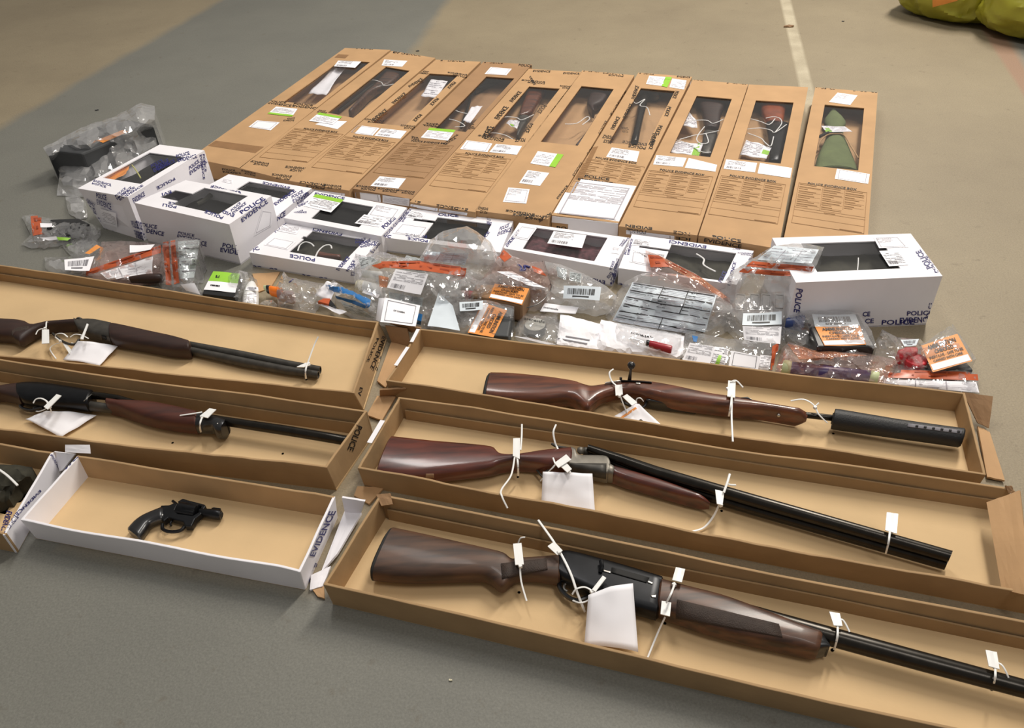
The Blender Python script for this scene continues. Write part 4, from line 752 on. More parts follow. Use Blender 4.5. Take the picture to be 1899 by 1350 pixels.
wire('trigger_guard', 'blackened_steel', g, [at(zM(x, y), zc) for x, y in ((735,560), (735,630), (800,675), (920,690), (1040,665), (1110,600), (1125,560))], .0032)
wire('trigger', 'blackened_steel', g, [at(zM(x, y), zc) for x, y in ((900,500), (870,545), (880,590))], .002)
wire('hammer', 'blackened_steel', g, [at(zM(x, y), zc+.002) for x, y in ((990,240), (950,205), (905,172))], .0026)
# ---------------------------------------------------------------- white ties and paper tags on the guns
def tie(label_, strap, tag=None, tails=(), r=.0017, group='white plastic ties on the guns', head=None):
    P = [at(p, z) for p, z in strap]; c = sum(P, Vector())/len(P); c.z = min(p.z for p in P)
    t = thing('cable_tie', label_, 'cable tie', c, group)
    wire('strap', 'white_plastic', t, P, r, .55)
    for tl in tails: wire('tail', 'white_plastic', t, [at(p, z) for p, z in tl], r*.9, .6)
    if tag: k = MB(); Q = [at(p, z) for p, z in tag]; sheet(k, Q, 3, .0004, 1); k.build('marker_plate', 'white_plastic', t, solid=.0016, open=1)
    if head: MB().box(at(*head), (.006, .006, .006), .4).build('head', 'white_plastic', t, bevel=.001)
    return t
def arc(z, top, bot, zlo, zhi, n=5, bow=6):     # the visible half of a loop from the top edge to the bottom edge
    out = []
    for i in range(n+1):
        s = i/n; out.append(((lerp(z(*top)[0], z(*bot)[0], s)+math.sin(math.pi*s)*bow/4, lerp(z(*top)[1], z(*bot)[1], s)), lerp(zhi+.006, zlo+.012, s)+math.sin(math.pi*s)*.014))
    return out
def tagz(z, pts, h): return [(z(*p), h) for p in pts]
def pth(z, pts): return [(z(*p[:2]), p[2]) for p in pts]
# front right tray
tie('white tie hanging at the grip of the front right shotgun', pth(zA, [(1265,255,.035),(1285,215,.045),(1320,208,.05)]), tagz(zA, [(1222,265),(1292,258),(1312,435),(1240,440)], .056), [pth(zA, [(1278,440,.054),(1290,580,.04),(1335,740,.03)])], head=(zA(1282,450), .054))
tie('long white tie running down through the trigger guard of the front right shotgun', pth(zB, [(82,65,.06),(210,245,.06),(300,400,.056),(360,530,.052),(400,650,.045),(450,780,.03),(470,830,.02)]), tagz(zB, [(160,285),(215,245),(285,320),(240,358)], .06), r=.0021, head=(zB(255,335), .06))
tie('small looped tie joining trigger guard and paper tag in the front right tray', pth(zB, [(365,685,.04),(400,640,.048),(470,625,.05),(530,660,.05),(520,720,.04),(440,755,.035),(370,735,.03)]), tagz(zB, [(620,530),(650,550),(560,665),(530,645)], .056), r=.0016, head=(zB(530,665), .052))
tie('white tie around the fore end nearest the receiver of the front right shotgun', arc(zC, (230,190), (160,350), .05, .053), tagz(zC, [(240,55),(318,70),(290,180),(210,160)], .06), [pth(zC, [(150,470,.046),(90,600,.02),(0,820,.012)])], head=(zC(225,200), .056))
k = MB(); sheet(k, [at(zC(x, y), .052) for x, y in ((122,335), (202,350), (190,465), (112,445))], 3, .0004); k.build('marker_plate', 'white_plastic', bpy.data.objects['cable_tie.003'], solid=.0016, open=1)
tie('white tie around the barrel just past the fore end of the front right shotgun', arc(zD, (245,500), (215,695), .012, .046, bow=10), tagz(zD, [(175,380),(262,395),(285,500),(212,495)], .054), [pth(zD, [(235,450,.052),(290,450,.054),(345,548,.048)])], head=(zD(250,495), .05))
tie('white tie around the far barrel end of the front right shotgun', arc(zD, (1560,850), (1535,1020), .012, .046, bow=10), tagz(zD, [(1478,700),(1572,718),(1595,860),(1505,835)], .054), [pth(zD, [(1565,800,.052),(1620,830,.055),(1670,930,.046),(1710,1080,.02)])], head=(zD(1560,840), .05))
# middle right tray
tie('white tie round the red brown stock, long tail over the tray wall', arc(zE, (1210,330), (1220,505), .01, .046, bow=2), tagz(zE, [(1178,195),(1235,192),(1232,365),(1175,340)], .056), [pth(zE, [(1250,75,.062),(1248,180,.06),(1240,290,.055)]), pth(zE, [(1190,350,.055),(1160,500,.05),(1080,620,.062),(1085,680,.064),(1130,775,.05)])], r=.0019, head=(zE(1208,345), .054))
tie('thin white tie at the top lever of the broken open shotgun', pth(zF, [(140,78,.07),(118,140,.066),(130,220,.055),(150,270,.048),(185,345,.048)]), r=.0018)
tie('two white plates of the tie above the paper tag on the broken open shotgun', pth(zF, [(10,550,.014),(60,490,.03),(110,440,.045),(150,400,.05),(215,400,.052),(260,480,.05)]), tagz(zF, [(225,328),(268,372),(160,440),(125,400)], .056), [pth(zF, [(115,355,.056),(135,410,.054)])], r=.0018)
k = MB(); sheet(k, [at(zF(x, y), .053) for x, y in ((160,412), (215,385), (272,450), (235,480))], 3, .0004); k.build('marker_plate', 'white_plastic', bpy.data.objects['cable_tie.008'], solid=.0016, open=1)
tie('white tie midway along the open shotgun barrels, tail curling to the near wall', pth(zF, [(1590,490,.062),(1570,560,.06),(1540,645,.056)]), tagz(zF, [(1468,622),(1545,640),(1530,750),(1482,740)], .052), [pth(zF, [(1575,575,.058),(1600,580,.056),(1640,582,.053)]), pth(zF, [(1505,740,.045),(1450,850,.02),(1370,940,.01),(1255,975,.012)])], r=.0022, head=(zF(1515,750), .048))
zW = Z(1240,830,2.596)
tie('white tie near the muzzle of the broken open shotgun', arc(zW, (1065,400), (1045,510), .02, .056, bow=6), tagz(zW, [(1050,312),(1105,320),(1098,415),(1042,398)], .058), head=(zW(1072,405), .054))
# back right tray
tie('white tie over the grip of the bolt action rifle with a curled top', pth(zG, [(1175,115,.066),(1140,150,.064),(1160,220,.056),(1200,260,.054)]), tagz(zG, [(1190,262),(1252,252),(1258,340),(1195,350)], .056), [pth(zG, [(1235,350,.052),(1265,430,.035),(1305,510,.02),(1350,535,.014),(1405,520,.014)])], r=.0018, head=(zG(1228,352), .054))
tie('tie with a grey plate looped through the trigger guard of the bolt action rifle', pth(zG, [(1375,400,.03),(1385,375,.036),(1415,372,.038),(1440,400,.03)]), tagz(zG, [(1255,360),(1295,338),(1385,410),(1340,440)], .044), r=.0015)
tie('white tie round the rifle fore end, tail hanging over the near wall', arc(zH, (340,165), (322,290), .03, .053, bow=3), tagz(zH, [(318,82),(362,88),(358,182),(312,175)], .058), [pth(zH, [(330,90,.06),(365,82,.062),(405,122,.055)]), pth(zH, [(340,180,.056),(338,300,.052),(345,440,.05)])], r=.0021, head=(zH(315,130), .056))
tie('thin white tie round the bare barrel in front of the silencer', pth(zH, [(685,200,.05),(760,192,.055),(820,225,.052),(850,280,.044),(900,330,.03)]), None, [pth(zH, [(820,240,.05),(850,212,.056)])], r=.0018, head=(zH(828,240), .051))
# left trays
tie('white tie at the pistol grip of the sawn double barrelled gun', pth(zI, [(540,300,.048),(545,235,.05),(560,240,.045)]), tagz(zI, [(495,325),(575,325),(578,485),(492,492)], .05), [pth(zI, [(510,310,.05),(450,330,.048),(420,382,.044)])], head=(zI(532,310), .05))
tie('clear looped tie lying left of the paper tag in the back left tray', pth(zI, [(795,412,.04),(740,372,.045),(670,375,.04),(650,410,.03),(700,450,.03)]), tagz(zI, [(715,450),(740,445),(845,570),(815,610)], .02), [pth(zI, [(700,480,.025),(620,510,.015),(588,560,.012),(660,668,.012)])], r=.0016, head=(zI(708,462), .03))
tie('clear looped tie holding the paper tag of the back left gun', pth(zI, [(825,412,.04),(880,380,.044),(960,390,.046),(1040,430,.04)]), tagz(zI, [(1020,255),(1040,262),(975,440),(945,435)], .05), [pth(zI, [(840,480,.02),(900,500,.02)])], r=.0015, head=(zI(965,420), .046))
tie('white tie standing up beside the double muzzle of the sawn gun', arc(zJ, (1665,440), (1650,580), .01, .04, bow=-10), tagz(zJ, [(1568,478),(1650,440),(1690,460),(1630,480)], .044), [pth(zJ, [(1758,210,.075),(1720,290,.062),(1665,440,.045)])], r=.002, head=(zJ(1675,450), .044))
tie('white round looped tie on the receiver of the pump gun holding its paper tag', pth(zK, [(390,365,.045),(420,320,.05),(480,308,.052),(545,340,.05),(565,390,.045),(520,440,.03),(440,462,.02),(390,425,.02)]), tagz(zK, [(665,262),(722,278),(560,440),(515,408)], .056), [pth(zK, [(580,400,.05),(605,470,.035)])], r=.0018, head=(zK(585,405), .05))
tie('white tie round the end of the red wood fore end of the pump gun', arc(zL, (450,255), (440,385), .012, .05, bow=-12), tagz(zL, [(515,178),(575,188),(500,262),(430,245)], .056), [pth(zL, [(450,210,.055),(360,225,.055),(255,240,.052)])], r=.002, head=(zL(448,252), .053))
def paper(label_, pts, name='paper_tag', cat='tag', m='paper', group='blank white paper tags on the guns', amp=.002, seed=0, curl=0):
    P = [at(p, z) for p, z in pts]; c = sum(P, Vector())/4; c.z = min(p.z for p in P)
    t = thing(name, label_, cat, c, group); k = MB(); sheet(k, P, 10, amp, seed, curl=curl); k.build('sheet', m, t, smooth=True, solid=.0004, open=1); return t, k
paper('white paper tag hanging from the trigger guard of the front right shotgun', [(zB(500,690),.052),(zB(872,592),.058),(zB(916,1168),.016),(zB(465,1115),.014)], curl=.006, seed=3, amp=.002)
paper('white paper tag under the action of the broken open shotgun', [(zF(30,470),.046),(zF(443,485),.046),(zF(466,822),.012),(zF(18,735),.012)], seed=4, amp=.003)
t, k = paper('white paper tag with an orange stripe under the bolt action rifle', [(zG(1380,415),.03),(zG(1405,428),.03),(zG(1640,648),.016),(zG(1110,575),.012)], seed=5)
T = [k.bvh()]; stick(MB(), [zG(1370,450), zG(1382,465), zG(1250,555), zG(1222,550)], T, 2, 3).build('orange_stripe', 'orange_label', t, open=1); stick(MB(), [zG(1410,560), zG(1420,558), zG(1480,612), zG(1350,596)], T, 2, 3).build('dark_picture', 'olive_cloth', t, open=1)
paper('white paper tag in the back left tray below the grey action', [(zI(915,455),.03),(zI(1385,520),.018),(zI(1165,748),.014),(zI(740,682),.012)], seed=6, curl=.003)
paper('white paper tag in the middle left tray below the black receiver', [(zK(540,455),.026),(zK(1135,505),.014),(zK(712,768),.012),(zK(298,552),.012)], seed=7, curl=.003)

for tr, pts in ((TR3, (zA(1272,668), zC(148,522), zC(1545,745), zD(205,695), zD(1528,1025))), (TR2, (zE(1217,515), zF(1522,798))), (TR1, (zH(935,392),)), (TL2, (zL(190,480), zL(1160,575))), (TL1, (zJ(1652,588),))):
    for i, p in enumerate(pts):
        c = at(p, .0055); MB().rings([[c+Vector((r*math.cos(a), r*math.sin(a), 0)) for a in [j*math.pi/4 for j in range(8)]] for r in (.0026, .0012)]).build('punched_hole', 'ink_black', tr['t'], open=1)
# ---------------------------------------------------------------- what shows through the carton windows
GI = 'guns seen through the carton windows'
def inside(name, label_, cat, z, ps, zz=.03, group=GI): 
    c = at(z(*ps), zz); c.z = .006; return thing(name, label_, cat, c, group)
def itie(label_, z, pts, par=None, r=.0018): return tie(label_, [(z(x, y), .05) for x, y in pts], r=r, group='white ties inside the long cartons')
g = inside('shotgun', 'dark wooden stock inside the second long carton from the left', 'shotgun', z1, (1180,320)); loft('stock', 'walnut', g, st(z1, [(1250,222,1385,232), (1170,300,1290,325), (1120,350,1190,372), (1050,420,1120,440), (990,490,1050,505)]), .032, .018)
loft('barrel', 'steel_matte', g, st(z1, [(1150,300,1180,310), (930,470,960,480)]), .02, .01, rnd_=True)
g = inside('shotgun', 'thin black barrel inside the darker brown long carton', 'shotgun', z2, (110,370)); loft('barrel', 'blued_barrel', g, st(z2, [(112,308,145,310), (85,430,112,432), (40,545,75,548)]), .03, .01, rnd_=True)
loft('stock', 'black_plastic', g, st(z2, [(180,205,350,215), (130,290,180,300)]), .02, .012)
g = inside('shotgun', 'reddish wooden stock inside the fifth long carton', 'shotgun', z2, (540,370)); loft('stock', 'chestnut', g, st(z2, [(515,272,655,288), (490,340,620,362), (450,440,565,462), (440,480,510,492)]), .03, .018); loft('action', 'steel_matte', g, st(z2, [(450,480,540,490), (430,620,470,625)]), .03, .014)
g = inside('shotgun', 'dark brown grip and barrel inside the carton without a form', 'shotgun', z2, (990,400)); loft('stock', 'dark_wood', g, st(z2, [(965,285,1110,300), (930,360,1060,385), (915,400,1010,420), (950,450,1000,455)]), .03, .018); loft('barrel', 'dark_wood', g, st(z2, [(985,480,1015,485), (920,580,955,590), (850,670,875,675)]), .03, .012, rnd_=True)
g = inside('shotgun', 'black barrelled gun inside the taped carton with the white form', 'shotgun', z2, (1300,450)); loft('barrel', 'blued_barrel', g, st(z2, [(1300,330,1370,340), (1280,450,1335,455), (1235,650,1290,655)]), .03, .012, rnd_=True); loft('stock', 'black_plastic', g, st(z2, [(1295,283,1500,300), (1290,320,1440,340)]), .03, .018)
g = inside('shotgun', 'dark stock inside the eighth long carton beside a green edged form', 'shotgun', z3, (440,350)); loft('stock', 'dark_wood', g, st(z3, [(345,240,560,255), (370,320,520,345), (390,400,510,415), (400,450,490,460)]), .03, .018); loft('action', 'steel_matte', g, st(z3, [(390,480,490,490), (370,640,440,645)]), .03, .016)
g = inside('shotgun', 'orange brown stock inside the ninth long carton', 'shotgun', z3, (880,350)); loft('stock', 'orange_wood', g, st(z3, [(790,285,965,300), (795,345,955,368), (830,410,945,425)]), .032, .018); loft('action', 'blackened_steel', g, st(z3, [(820,420,985,425), (840,540,960,555), (845,685,925,690)]), .03, .016)
def inpaper(label_, z, Q, kind='text', seed=0, zz=.042, name='evidence_form', m='paper', amp=.004):
    t, k = paper(label_, [(z(*q), zz) for q in Q], name, 'paper', m, 'forms inside the carton windows', amp, seed); T = [k.bvh()]
    Qz = [z(*q) for q in Q]; g_ = MB(); p_ = MB()
    if 'gr' in kind: stick(g_, inset(Qz, .74, 0, 1, 1), T, 3, 3)
    if 'gl' in kind: stick(g_, inset(Qz, 0, 0, .24, 1), T, 3, 3)
    if 'gb' in kind: stick(g_, inset(Qz, 0, .7, 1, 1), T, 3, 3)
    if g_.f: g_.build('green_band', 'green_label', t, open=1)
    if 'text' in kind: scribble(p_, inset(Qz, 0, 0, .74 if 'gr' in kind else 1, 1), 8, T, random.Random(seed), off=.001)
    if p_.f: p_.build('print', 'ink_pale', t, open=1)
    return t
inpaper('crumpled white sheet inside the leftmost long carton', z1, [(895,205),(985,200),(860,370),(745,360)], 'plain', 1, amp=.008)
inpaper('folded white form inside the third long carton', z1, [(1545,272),(1655,285),(1580,392),(1480,382)], 'text', 2, .05)
inpaper('white tag inside the darker brown long carton', z2, [(130,405),(207,398),(120,520),(70,500)], 'plain', 3, .05)
inpaper('small green edged tag inside the fifth long carton', z2, [(395,495),(468,500),(445,562),(368,520)], 'text gb', 4)
inpaper('white sheet at the left of the window in the eighth long carton', z3, [(292,325),(345,395),(350,440),(245,425)], 'text', 5)
inpaper('green edged form low in the window of the eighth long carton', z3, [(190,530),(390,552),(360,635),(162,610)], 'text gr', 6, .045)
inpaper('green edged form low in the window of the ninth long carton', z3, [(690,522),(865,575),(830,655),(645,628)], 'text gr', 7, .045)
inpaper('green edged tag tied around the canvas bag', z3, [(1210,425),(1375,430),(1428,465),(1245,468)], 'text gl', 8, .056, amp=.001)
for l_, z, p in (('white tie on the dark stock in the second long carton', z1, ((1110,285),(1170,276),(1220,290),(1240,312),(1300,302))),
    ('upper white tie in the darker brown long carton', z1, ((1680,458),(1720,480),(1780,495))), ('lower white tie in the darker brown long carton', z1, ((1662,530),(1720,545),(1765,575),(1700,582))),
    ('upper white tie in the fifth long carton', z2, ((310,487),(370,475),(440,480),(480,495),(560,460))), ('lower white tie in the fifth long carton', z2, ((235,590),(300,588),(370,605),(425,638))),
    ('white tie in the carton without a form', z2, ((780,525),(860,520),(930,475),(950,490),(900,530))), ('white tie over the barrel in the taped carton', z2, ((1250,358),(1275,382),(1335,352),(1300,395),(1350,410),(1370,465))),
    ('upper white tie in the eighth long carton', z3, ((245,395),(350,386),(420,388),(460,408),(530,380))), ('middle white tie in the eighth long carton', z3, ((225,520),(330,490),(400,480),(500,458))), ('lower white tie in the eighth long carton', z3, ((200,522),(290,550),(380,605),(445,608))),
    ('looped tie beside the action in the eighth long carton', z3, ((400,430),(360,480),(345,520),(370,545),(425,540),(410,480))),
    ('upper white tie in the ninth long carton', z3, ((720,376),(790,395),(850,415),(890,375))), ('second white tie in the ninth long carton', z3, ((825,372),(880,362),(925,375),(935,410),(890,470))),
    ('third white tie in the ninth long carton', z3, ((695,448),(790,440),(860,455),(890,470),(970,415))), ('lower white tie in the ninth long carton', z3, ((700,475),(790,510),(820,540),(860,565),(880,500))) ):
    itie(l_, z, p)
c = at(z3(1320,560), .03); c.z = .006; t = thing('gun_slip', 'green canvas bag tied at its neck inside the rightmost long carton', 'bag', c)
loft('canvas_body', 'canvas', t, st(z3, [(1240,345,1330,335), (1225,400,1385,405,.02), (1250,440,1370,440,.014), (1255,475,1365,480,.015), (1220,560,1400,570), (1180,650,1440,665), (1165,740,1475,755)]), .028, .022, p=2)
wire('cord', 'kraft', t, [at(z3(x, y), .05) for x, y in ((1185,600),(1200,540),(1250,490),(1310,480),(1370,490),(1420,570),(1470,650))], .0022); wire('cord_knot', 'black_plastic', t, [at(z3(x, y), .052) for x, y in ((1200,500),(1240,480),(1280,465))], .005)
def cloth_in(bx, m, label_, z, amp=.006, name='folded_garment', cat='clothing', group='dark things inside the white cartons', mg=.06):
    u0, v0, u1, v1 = bx['win']; Q = [Vector((p.x, p.y, z)) for p in inset(bx['Q'], max(.04, u0-mg*2), max(.06, v0-mg*1.5), min(.96, u1+mg), min(.94, v1+mg*1.5))]
    c = sum(Q, Vector())/4; t = thing(name, label_, cat, Vector((c.x, c.y, .005)), group); n = 16; T = [[quad(Q, j/n, i/n)+Vector((0, 0, amp*noise.noise(quad(Q, j/n, i/n)*22)-(.6*amp if i in (0, n) or j in (0, n) else 0))) for j in range(n+1)] for i in range(n+1)]
    mb = MB().grid(T); G2 = [[Vector((p.x, p.y, .0055)) for p in r] for r in T]; o = len(mb.v); mb.grid(G2); W = n+1
    rim = [(0, j) for j in range(n)]+[(i, n) for i in range(n)]+[(n, j) for j in range(n, 0, -1)]+[(i, 0) for i in range(n, 0, -1)]
    for a, b_ in zip(rim, rim[1:]+rim[:1]): mb.f.append((a[0]*W+a[1], b_[0]*W+b_[1], o+b_[0]*W+b_[1], o+a[0]*W+a[1])); mb.mi.append(0)
    mb.build('cloth', m, t, smooth=True); return mb, t
cloth_in(WB[1], 'black_cloth', 'dark olive cloth inside the taped white carton beside the grey case', .10); m2, _ = cloth_in(WB[2], 'black_cloth', 'black cloth inside the tall white carton', .085)
wire('strap', 'olive_cloth', _, [at(z4(x, y), .092) for x, y in ((1250,740),(1285,725),(1320,700),(1340,680),(1360,672))], .007)
cloth_in(WB[3], 'black_cloth', 'black cloth inside the white carton hidden behind the tall one', .038); cloth_in(WB[5], 'black_cloth', 'black cloth inside the white carton with the green edged label', .034)
cloth_in(WB[4], 'olive_cloth', 'dark cloth under the hooped ties in the low white carton', .014); cloth_in(WB[6], 'black_cloth', 'black cloth inside the white carton behind the tall clear bag', .022)
cloth_in(WB[7], 'maroon_cloth', 'dark red cloth inside the white carton with the barcode label', .03, .012); cloth_in(WB[8], 'olive_cloth', 'dark steel grey cloth inside the white carton with shiny film', .02, .01)
cloth_in(WB[9], 'olive_cloth', 'dark olive cloth inside the large white carton at the right', .09)
for l_, p in (('left hooped tie in the low white carton', ((410,530),(425,490),(460,470),(500,480),(520,500))), ('right hooped tie in the low white carton', ((528,575),(550,530),(590,495),(630,492),(640,515)))): tie(l_, [(z5(x, y), .036) for x, y in p], r=.0022, group='hooped ties in the low white carton')
g = inside('pistol', 'brown grip and steel frame of a gun in the low white carton', 'pistol', z5, (640,560), .03, None); loft('grip', 'chestnut', g, st(z5, [(560,535,530,580), (640,550,620,595), (700,555,690,600)]), .026, .009)
t = inpaper('orange paper inside the window of the taped white carton', z4, [(600,560),(790,465),(760,530),(650,590)], 'plain', 9, .124, 'orange_paper', 'orange_label'); wire('yellow_cord', 'yellow_cord', t, [at(z4(x, y), .126) for x, y in ((800,470),(830,510),(860,560))], .002)
tie('white tie in the window of the white carton with shiny film', [(z6(x, y), .04) for x, y in ((1430,295),(1480,330),(1480,370),(1560,415))], r=.0025, group=None)
tie('thin grey pin standing in the window of the large white carton', [(z7(x, y), .12) for x, y in ((920,285),(918,330),(914,368))], r=.0012, group=None)
# ---------------------------------------------------------------- clear evidence bags
from mathutils.geometry import delaunay_2d_cdt
def inpoly(p, P):
    c = False; j = len(P)-1
    for i in range(len(P)):
        if (P[i][1] > p[1]) != (P[j][1] > p[1]) and p[0] < (P[j][0]-P[i][0])*(p[1]-P[i][1])/(P[j][1]-P[i][1])+P[i][0]: c = not c
        j = i
    return c
def edge_d(p, P):
    best = 1e9
    for i in range(len(P)):
        a, b_ = Vector(P[i][:2]), Vector(P[(i+1) % len(P)][:2]); ab = b_-a; t = max(0, min(1, (Vector(p)-a).dot(ab)/max(1e-6, ab.length_squared))); best = min(best, (a+ab*t-Vector(p[:2])).length)
    return best
BAGS = []
def bag(label_, z, outline, dome=.02, film_='clear_bag', amp=.007, seed=0, step=7, scale=26, name='evidence_bag', cat='plastic bag', group='clear evidence bags in front of the white cartons', base=.004, smooth=False, under=True, part='film'):
    P = [(*z(p[0], p[1]), p[2] if len(p) > 2 else base) for p in outline]; rnd = random.Random(seed)
    def hz(p):
        sw = sz = 0
        for q in P: w_ = 1/((q[0]-p[0])**2+(q[1]-p[1])**2+4); w_ *= w_; sw += w_; sz += w_*q[2]
        d = edge_d(p, P); f = min(1, d/(.35*R)); f = math.sqrt(f*(2-f))
        v = Vector((p[0]/scale, p[1]/scale, seed*7.7)); cr = 1-2*abs(noise.noise(v)); cr2 = 1-2*abs(noise.noise(v*2.3+Vector((9, 3, 1))))
        return max(.003, sz/sw+dome*f+amp*(cr*.8+cr2*.45-.55)*min(1, .25+f))
    xs = [p[0] for p in P]; ys = [p[1] for p in P]; R = max(20, math.sqrt((max(xs)-min(xs))*(max(ys)-min(ys))))/1.6
    ring = []
    for i in range(len(P)):
        a, b_ = P[i], P[(i+1) % len(P)]; n = max(1, int(math.hypot(a[0]-b_[0], a[1]-b_[1])/step))
        for k in range(n):
            t_ = k/n; j = 0 if k == 0 else rnd.uniform(-.8, .8); ring.append((lerp(a[0], b_[0], t_)+j, lerp(a[1], b_[1], t_)+j))
    V = [Vector(r) for r in ring]; n0 = len(V); y = min(ys)
    while y < max(ys):
        x = min(xs)+rnd.random()*step
        while x < max(xs):
            p = (x+rnd.uniform(-.3, .3)*step, y+rnd.uniform(-.3, .3)*step)
            if inpoly(p, P) and edge_d(p, P) > step*.45: V.append(Vector(p))
            x += step
        y += step*.85
    res = delaunay_2d_cdt(V, [(i, (i+1) % n0) for i in range(n0)], [], 1, 1e-4)
    W = [at((v.x, v.y), hz((v.x, v.y))) for v in res[0]]; top = MB().add(W, [tuple(f) for f in res[2]])
    c = sum(W, Vector())/len(W); c.z = .003; t = thing(name, label_, cat, c, group); full = MB().add(W, [tuple(f) for f in res[2]])
    if under:
        o = len(W); full.add([Vector((p.x, p.y, max(.002, min(p.z-.001, base-.001)))) for p in W], [tuple(f)[::-1] for f in res[2]])
        cnt = {}
        for f in res[2]:
            for a, b_ in zip(f, f[1:]+f[:1]): cnt[(a, b_)] = 1
        for a, b_ in list(cnt):
            if (b_, a) not in cnt: full.f.append((b_, a, a+o, b_+o)); full.mi.append(0)
    full.build(part, film_, t, smooth=smooth, open=1)
    return dict(t=t, T=[top.bvh()], z=z)
LASTT = [None]
def flatpatch(Qz, T, off=.001, lim=.012):
    H = [on(q, T, 0) for q in Qz]
    if any(h is None for h in H):
        ok = [h.z for h in H if h is not None]
        if not ok: return None
        H = [h if h is not None else at(Qz[i], sum(ok)/len(ok)) for i, h in enumerate(H)]
    zs = [h.z for h in H]; up = 0
    for i in range(7):
        for j in range(7):
            u, v = i/6, j/6; h = on(quad(Qz, u, v), T, 0)
            if h is not None: up = max(up, h.z-lerp(lerp(zs[0], zs[1], u), lerp(zs[3], zs[2], u), v))
    up = min(up, lim)+off; C4 = [at(q, z_+up) for q, z_ in zip(Qz, zs)]; cv = (C4[1]-C4[0]).length*.04
    mb = MB().grid([[quad(C4, j/8, i/4)+Vector((0, 0, cv*math.sin(j/8*5+C4[0].x*40)*.25)) for j in range(9)] for i in range(5)]); LASTT[0] = [mb.bvh()]; return mb, LASTT[0]
def bl(b, Q, m, name, n=6, off=.0012, kind=None, seed=0, z=None, ink='ink_grey'):
    z = z or b['z']; Qz = [z(*q) for q in Q]; T = b['T']; fp = flatpatch(Qz, T, off) if ('label' in name or 'card' in name or kind in ('bar', 'textbar', 'frame')) else None
    if fp: k, T = fp; off = 0
    else: k = stick(MB(), Qz, b['T'], n, n, off)
    if not k.f: return None
    o = k.build(name, m, b['t'], smooth=True, open=1); p_ = MB(); rnd = random.Random(seed)
    if kind == 'bar': barcode(p_, inset(Qz, .12, .2, .85, .65), T, rnd, 22, off+.0008); rule(p_, Qz, .25, .75, .7, .85, T, off+.0008)
    elif kind == 'form': 
        for v in (.2, .4, .6, .8): rule(p_, Qz, .02, v, .98, v+.02, T, off+.0008, m=4)
        for u in (.33, .66): rule(p_, Qz, u, .05, u+.012, .95, T, off+.0008, n=4)
        scribble(p_, Qz, 9, T, rnd, off=off+.0008, th=.16)
    elif kind == 'text': scribble(p_, Qz, 8, T, rnd, off=off+.0008)
    elif kind == 'textbar': scribble(p_, inset(Qz, 0, 0, 1, .65), 8, T, rnd, off=off+.0008); barcode(p_, inset(Qz, .08, .72, .5, .92), T, rnd, 14, off+.0008)
    elif kind == 'orange': scribble(p_, Qz, 2, T, rnd, 0, 1, .12, .95, .4, off=off+.0008)
    elif kind == 'frame':
        for a in ((.1, .08, .9, .1), (.1, .9, .9, .92), (.1, .08, .115, .92), (.885, .08, .9, .92)): rule(p_, Qz, *a, T, off+.0008, n=3, m=3)
    if p_.f: p_.build('print', ink if kind != 'orange' else 'orange_dark', o, open=1)
    return o
def ammo(b, Q, rot=0, z=None):
    z = z or b['z']; Qz = [z(*q) for q in Q]
    if rot: Qz = Qz[rot:]+Qz[:rot]
    T = b['T']; k, T = flatpatch(Qz, T, .001, .006); o = k.build('ammunition_label', 'orange_label', b['t'], open=1, smooth=True)
    stick(MB(), inset(Qz, .02, .74, .98, .96), T, 3, 5, .0006).build('white_band', 'paper', o, open=1); k = MB()
    put(k, 'AMMUNITION', inset(Qz, .12, .08, .88, .24), T, .0012); put(k, 'CHECKED', inset(Qz, .25, .28, .75, .42), T, .0012)
    put(k, 'INERT/LIVE - SAFE TO BE', inset(Qz, .06, .47, .94, .57), T, .0012); put(k, 'CARRIED WITH CARE', inset(Qz, .12, .61, .88, .7), T, .0012); k.build('lettering', 'ink_black', o, open=1)
def block(label_, z, Q, h, m, name, cat, group=None, bev=.003, z0=.004):
    T4 = [at(z(*q), h) for q in Q]; c = sum(T4, Vector())/4; t = thing(name, label_, cat, Vector((c.x, c.y, z0)), group)
    mb = MB().hexa([Vector((p.x, p.y, z0)) for p in T4], T4); mb.build('body', m, t, bevel=bev); return dict(t=t, T=[mb.bvh()], z=z)
def rod(name, label_, cat, z, secs, zc, group=None, rnd_=True):    # secs = (part, material, rows)
    p = secs[0][2][0]; c = at(z(p[0], p[1]), zc); c.z = .004; t = thing(name, label_, cat, c, group); T = []
    for nm, m, rows in secs: T.append(loft(nm, m, t, st(z, rows), zc, .012, rnd_=rnd_, res=2).bvh())
    return dict(t=t, T=T, z=z)
# 1 grey case in a big bag
cs = block('dark grey hard case in a clear bag at the far left', z4, [(190,360),(700,140),(948,190),(450,392)], .10, 'case_grey', 'hard_case', 'case', bev=.006)
bl(cs, [(560,300),(735,228),(775,240),(600,318)], 'orange_label', 'orange_sticker', 3, .001); tape(cs, [S(z4,(420,280),(640,190),(680,200),(450,300)), S(z4,(520,290),(640,230),(660,240),(545,305))])
b = bag('large clear bag around the dark grey case at the far left', z4, [(185,350,.1),(450,210,.11),(690,130,.115),(860,40,.14),(955,60,.13),(968,330,.05),(760,460,.05),(580,550,.04),(560,600,.01),(520,690,.0),(280,680,.0),(300,520,.03)], .018, 'clear_bag_hazy', .012, 1, 9, 34)
bag('crumpled dark film lying under the corner of the large clear bag', z4, [(340,690),(420,680),(480,720),(490,830),(420,820),(360,800)], .02, 'clear_bag_hazy', .01, 2, 6, 20, group=None)
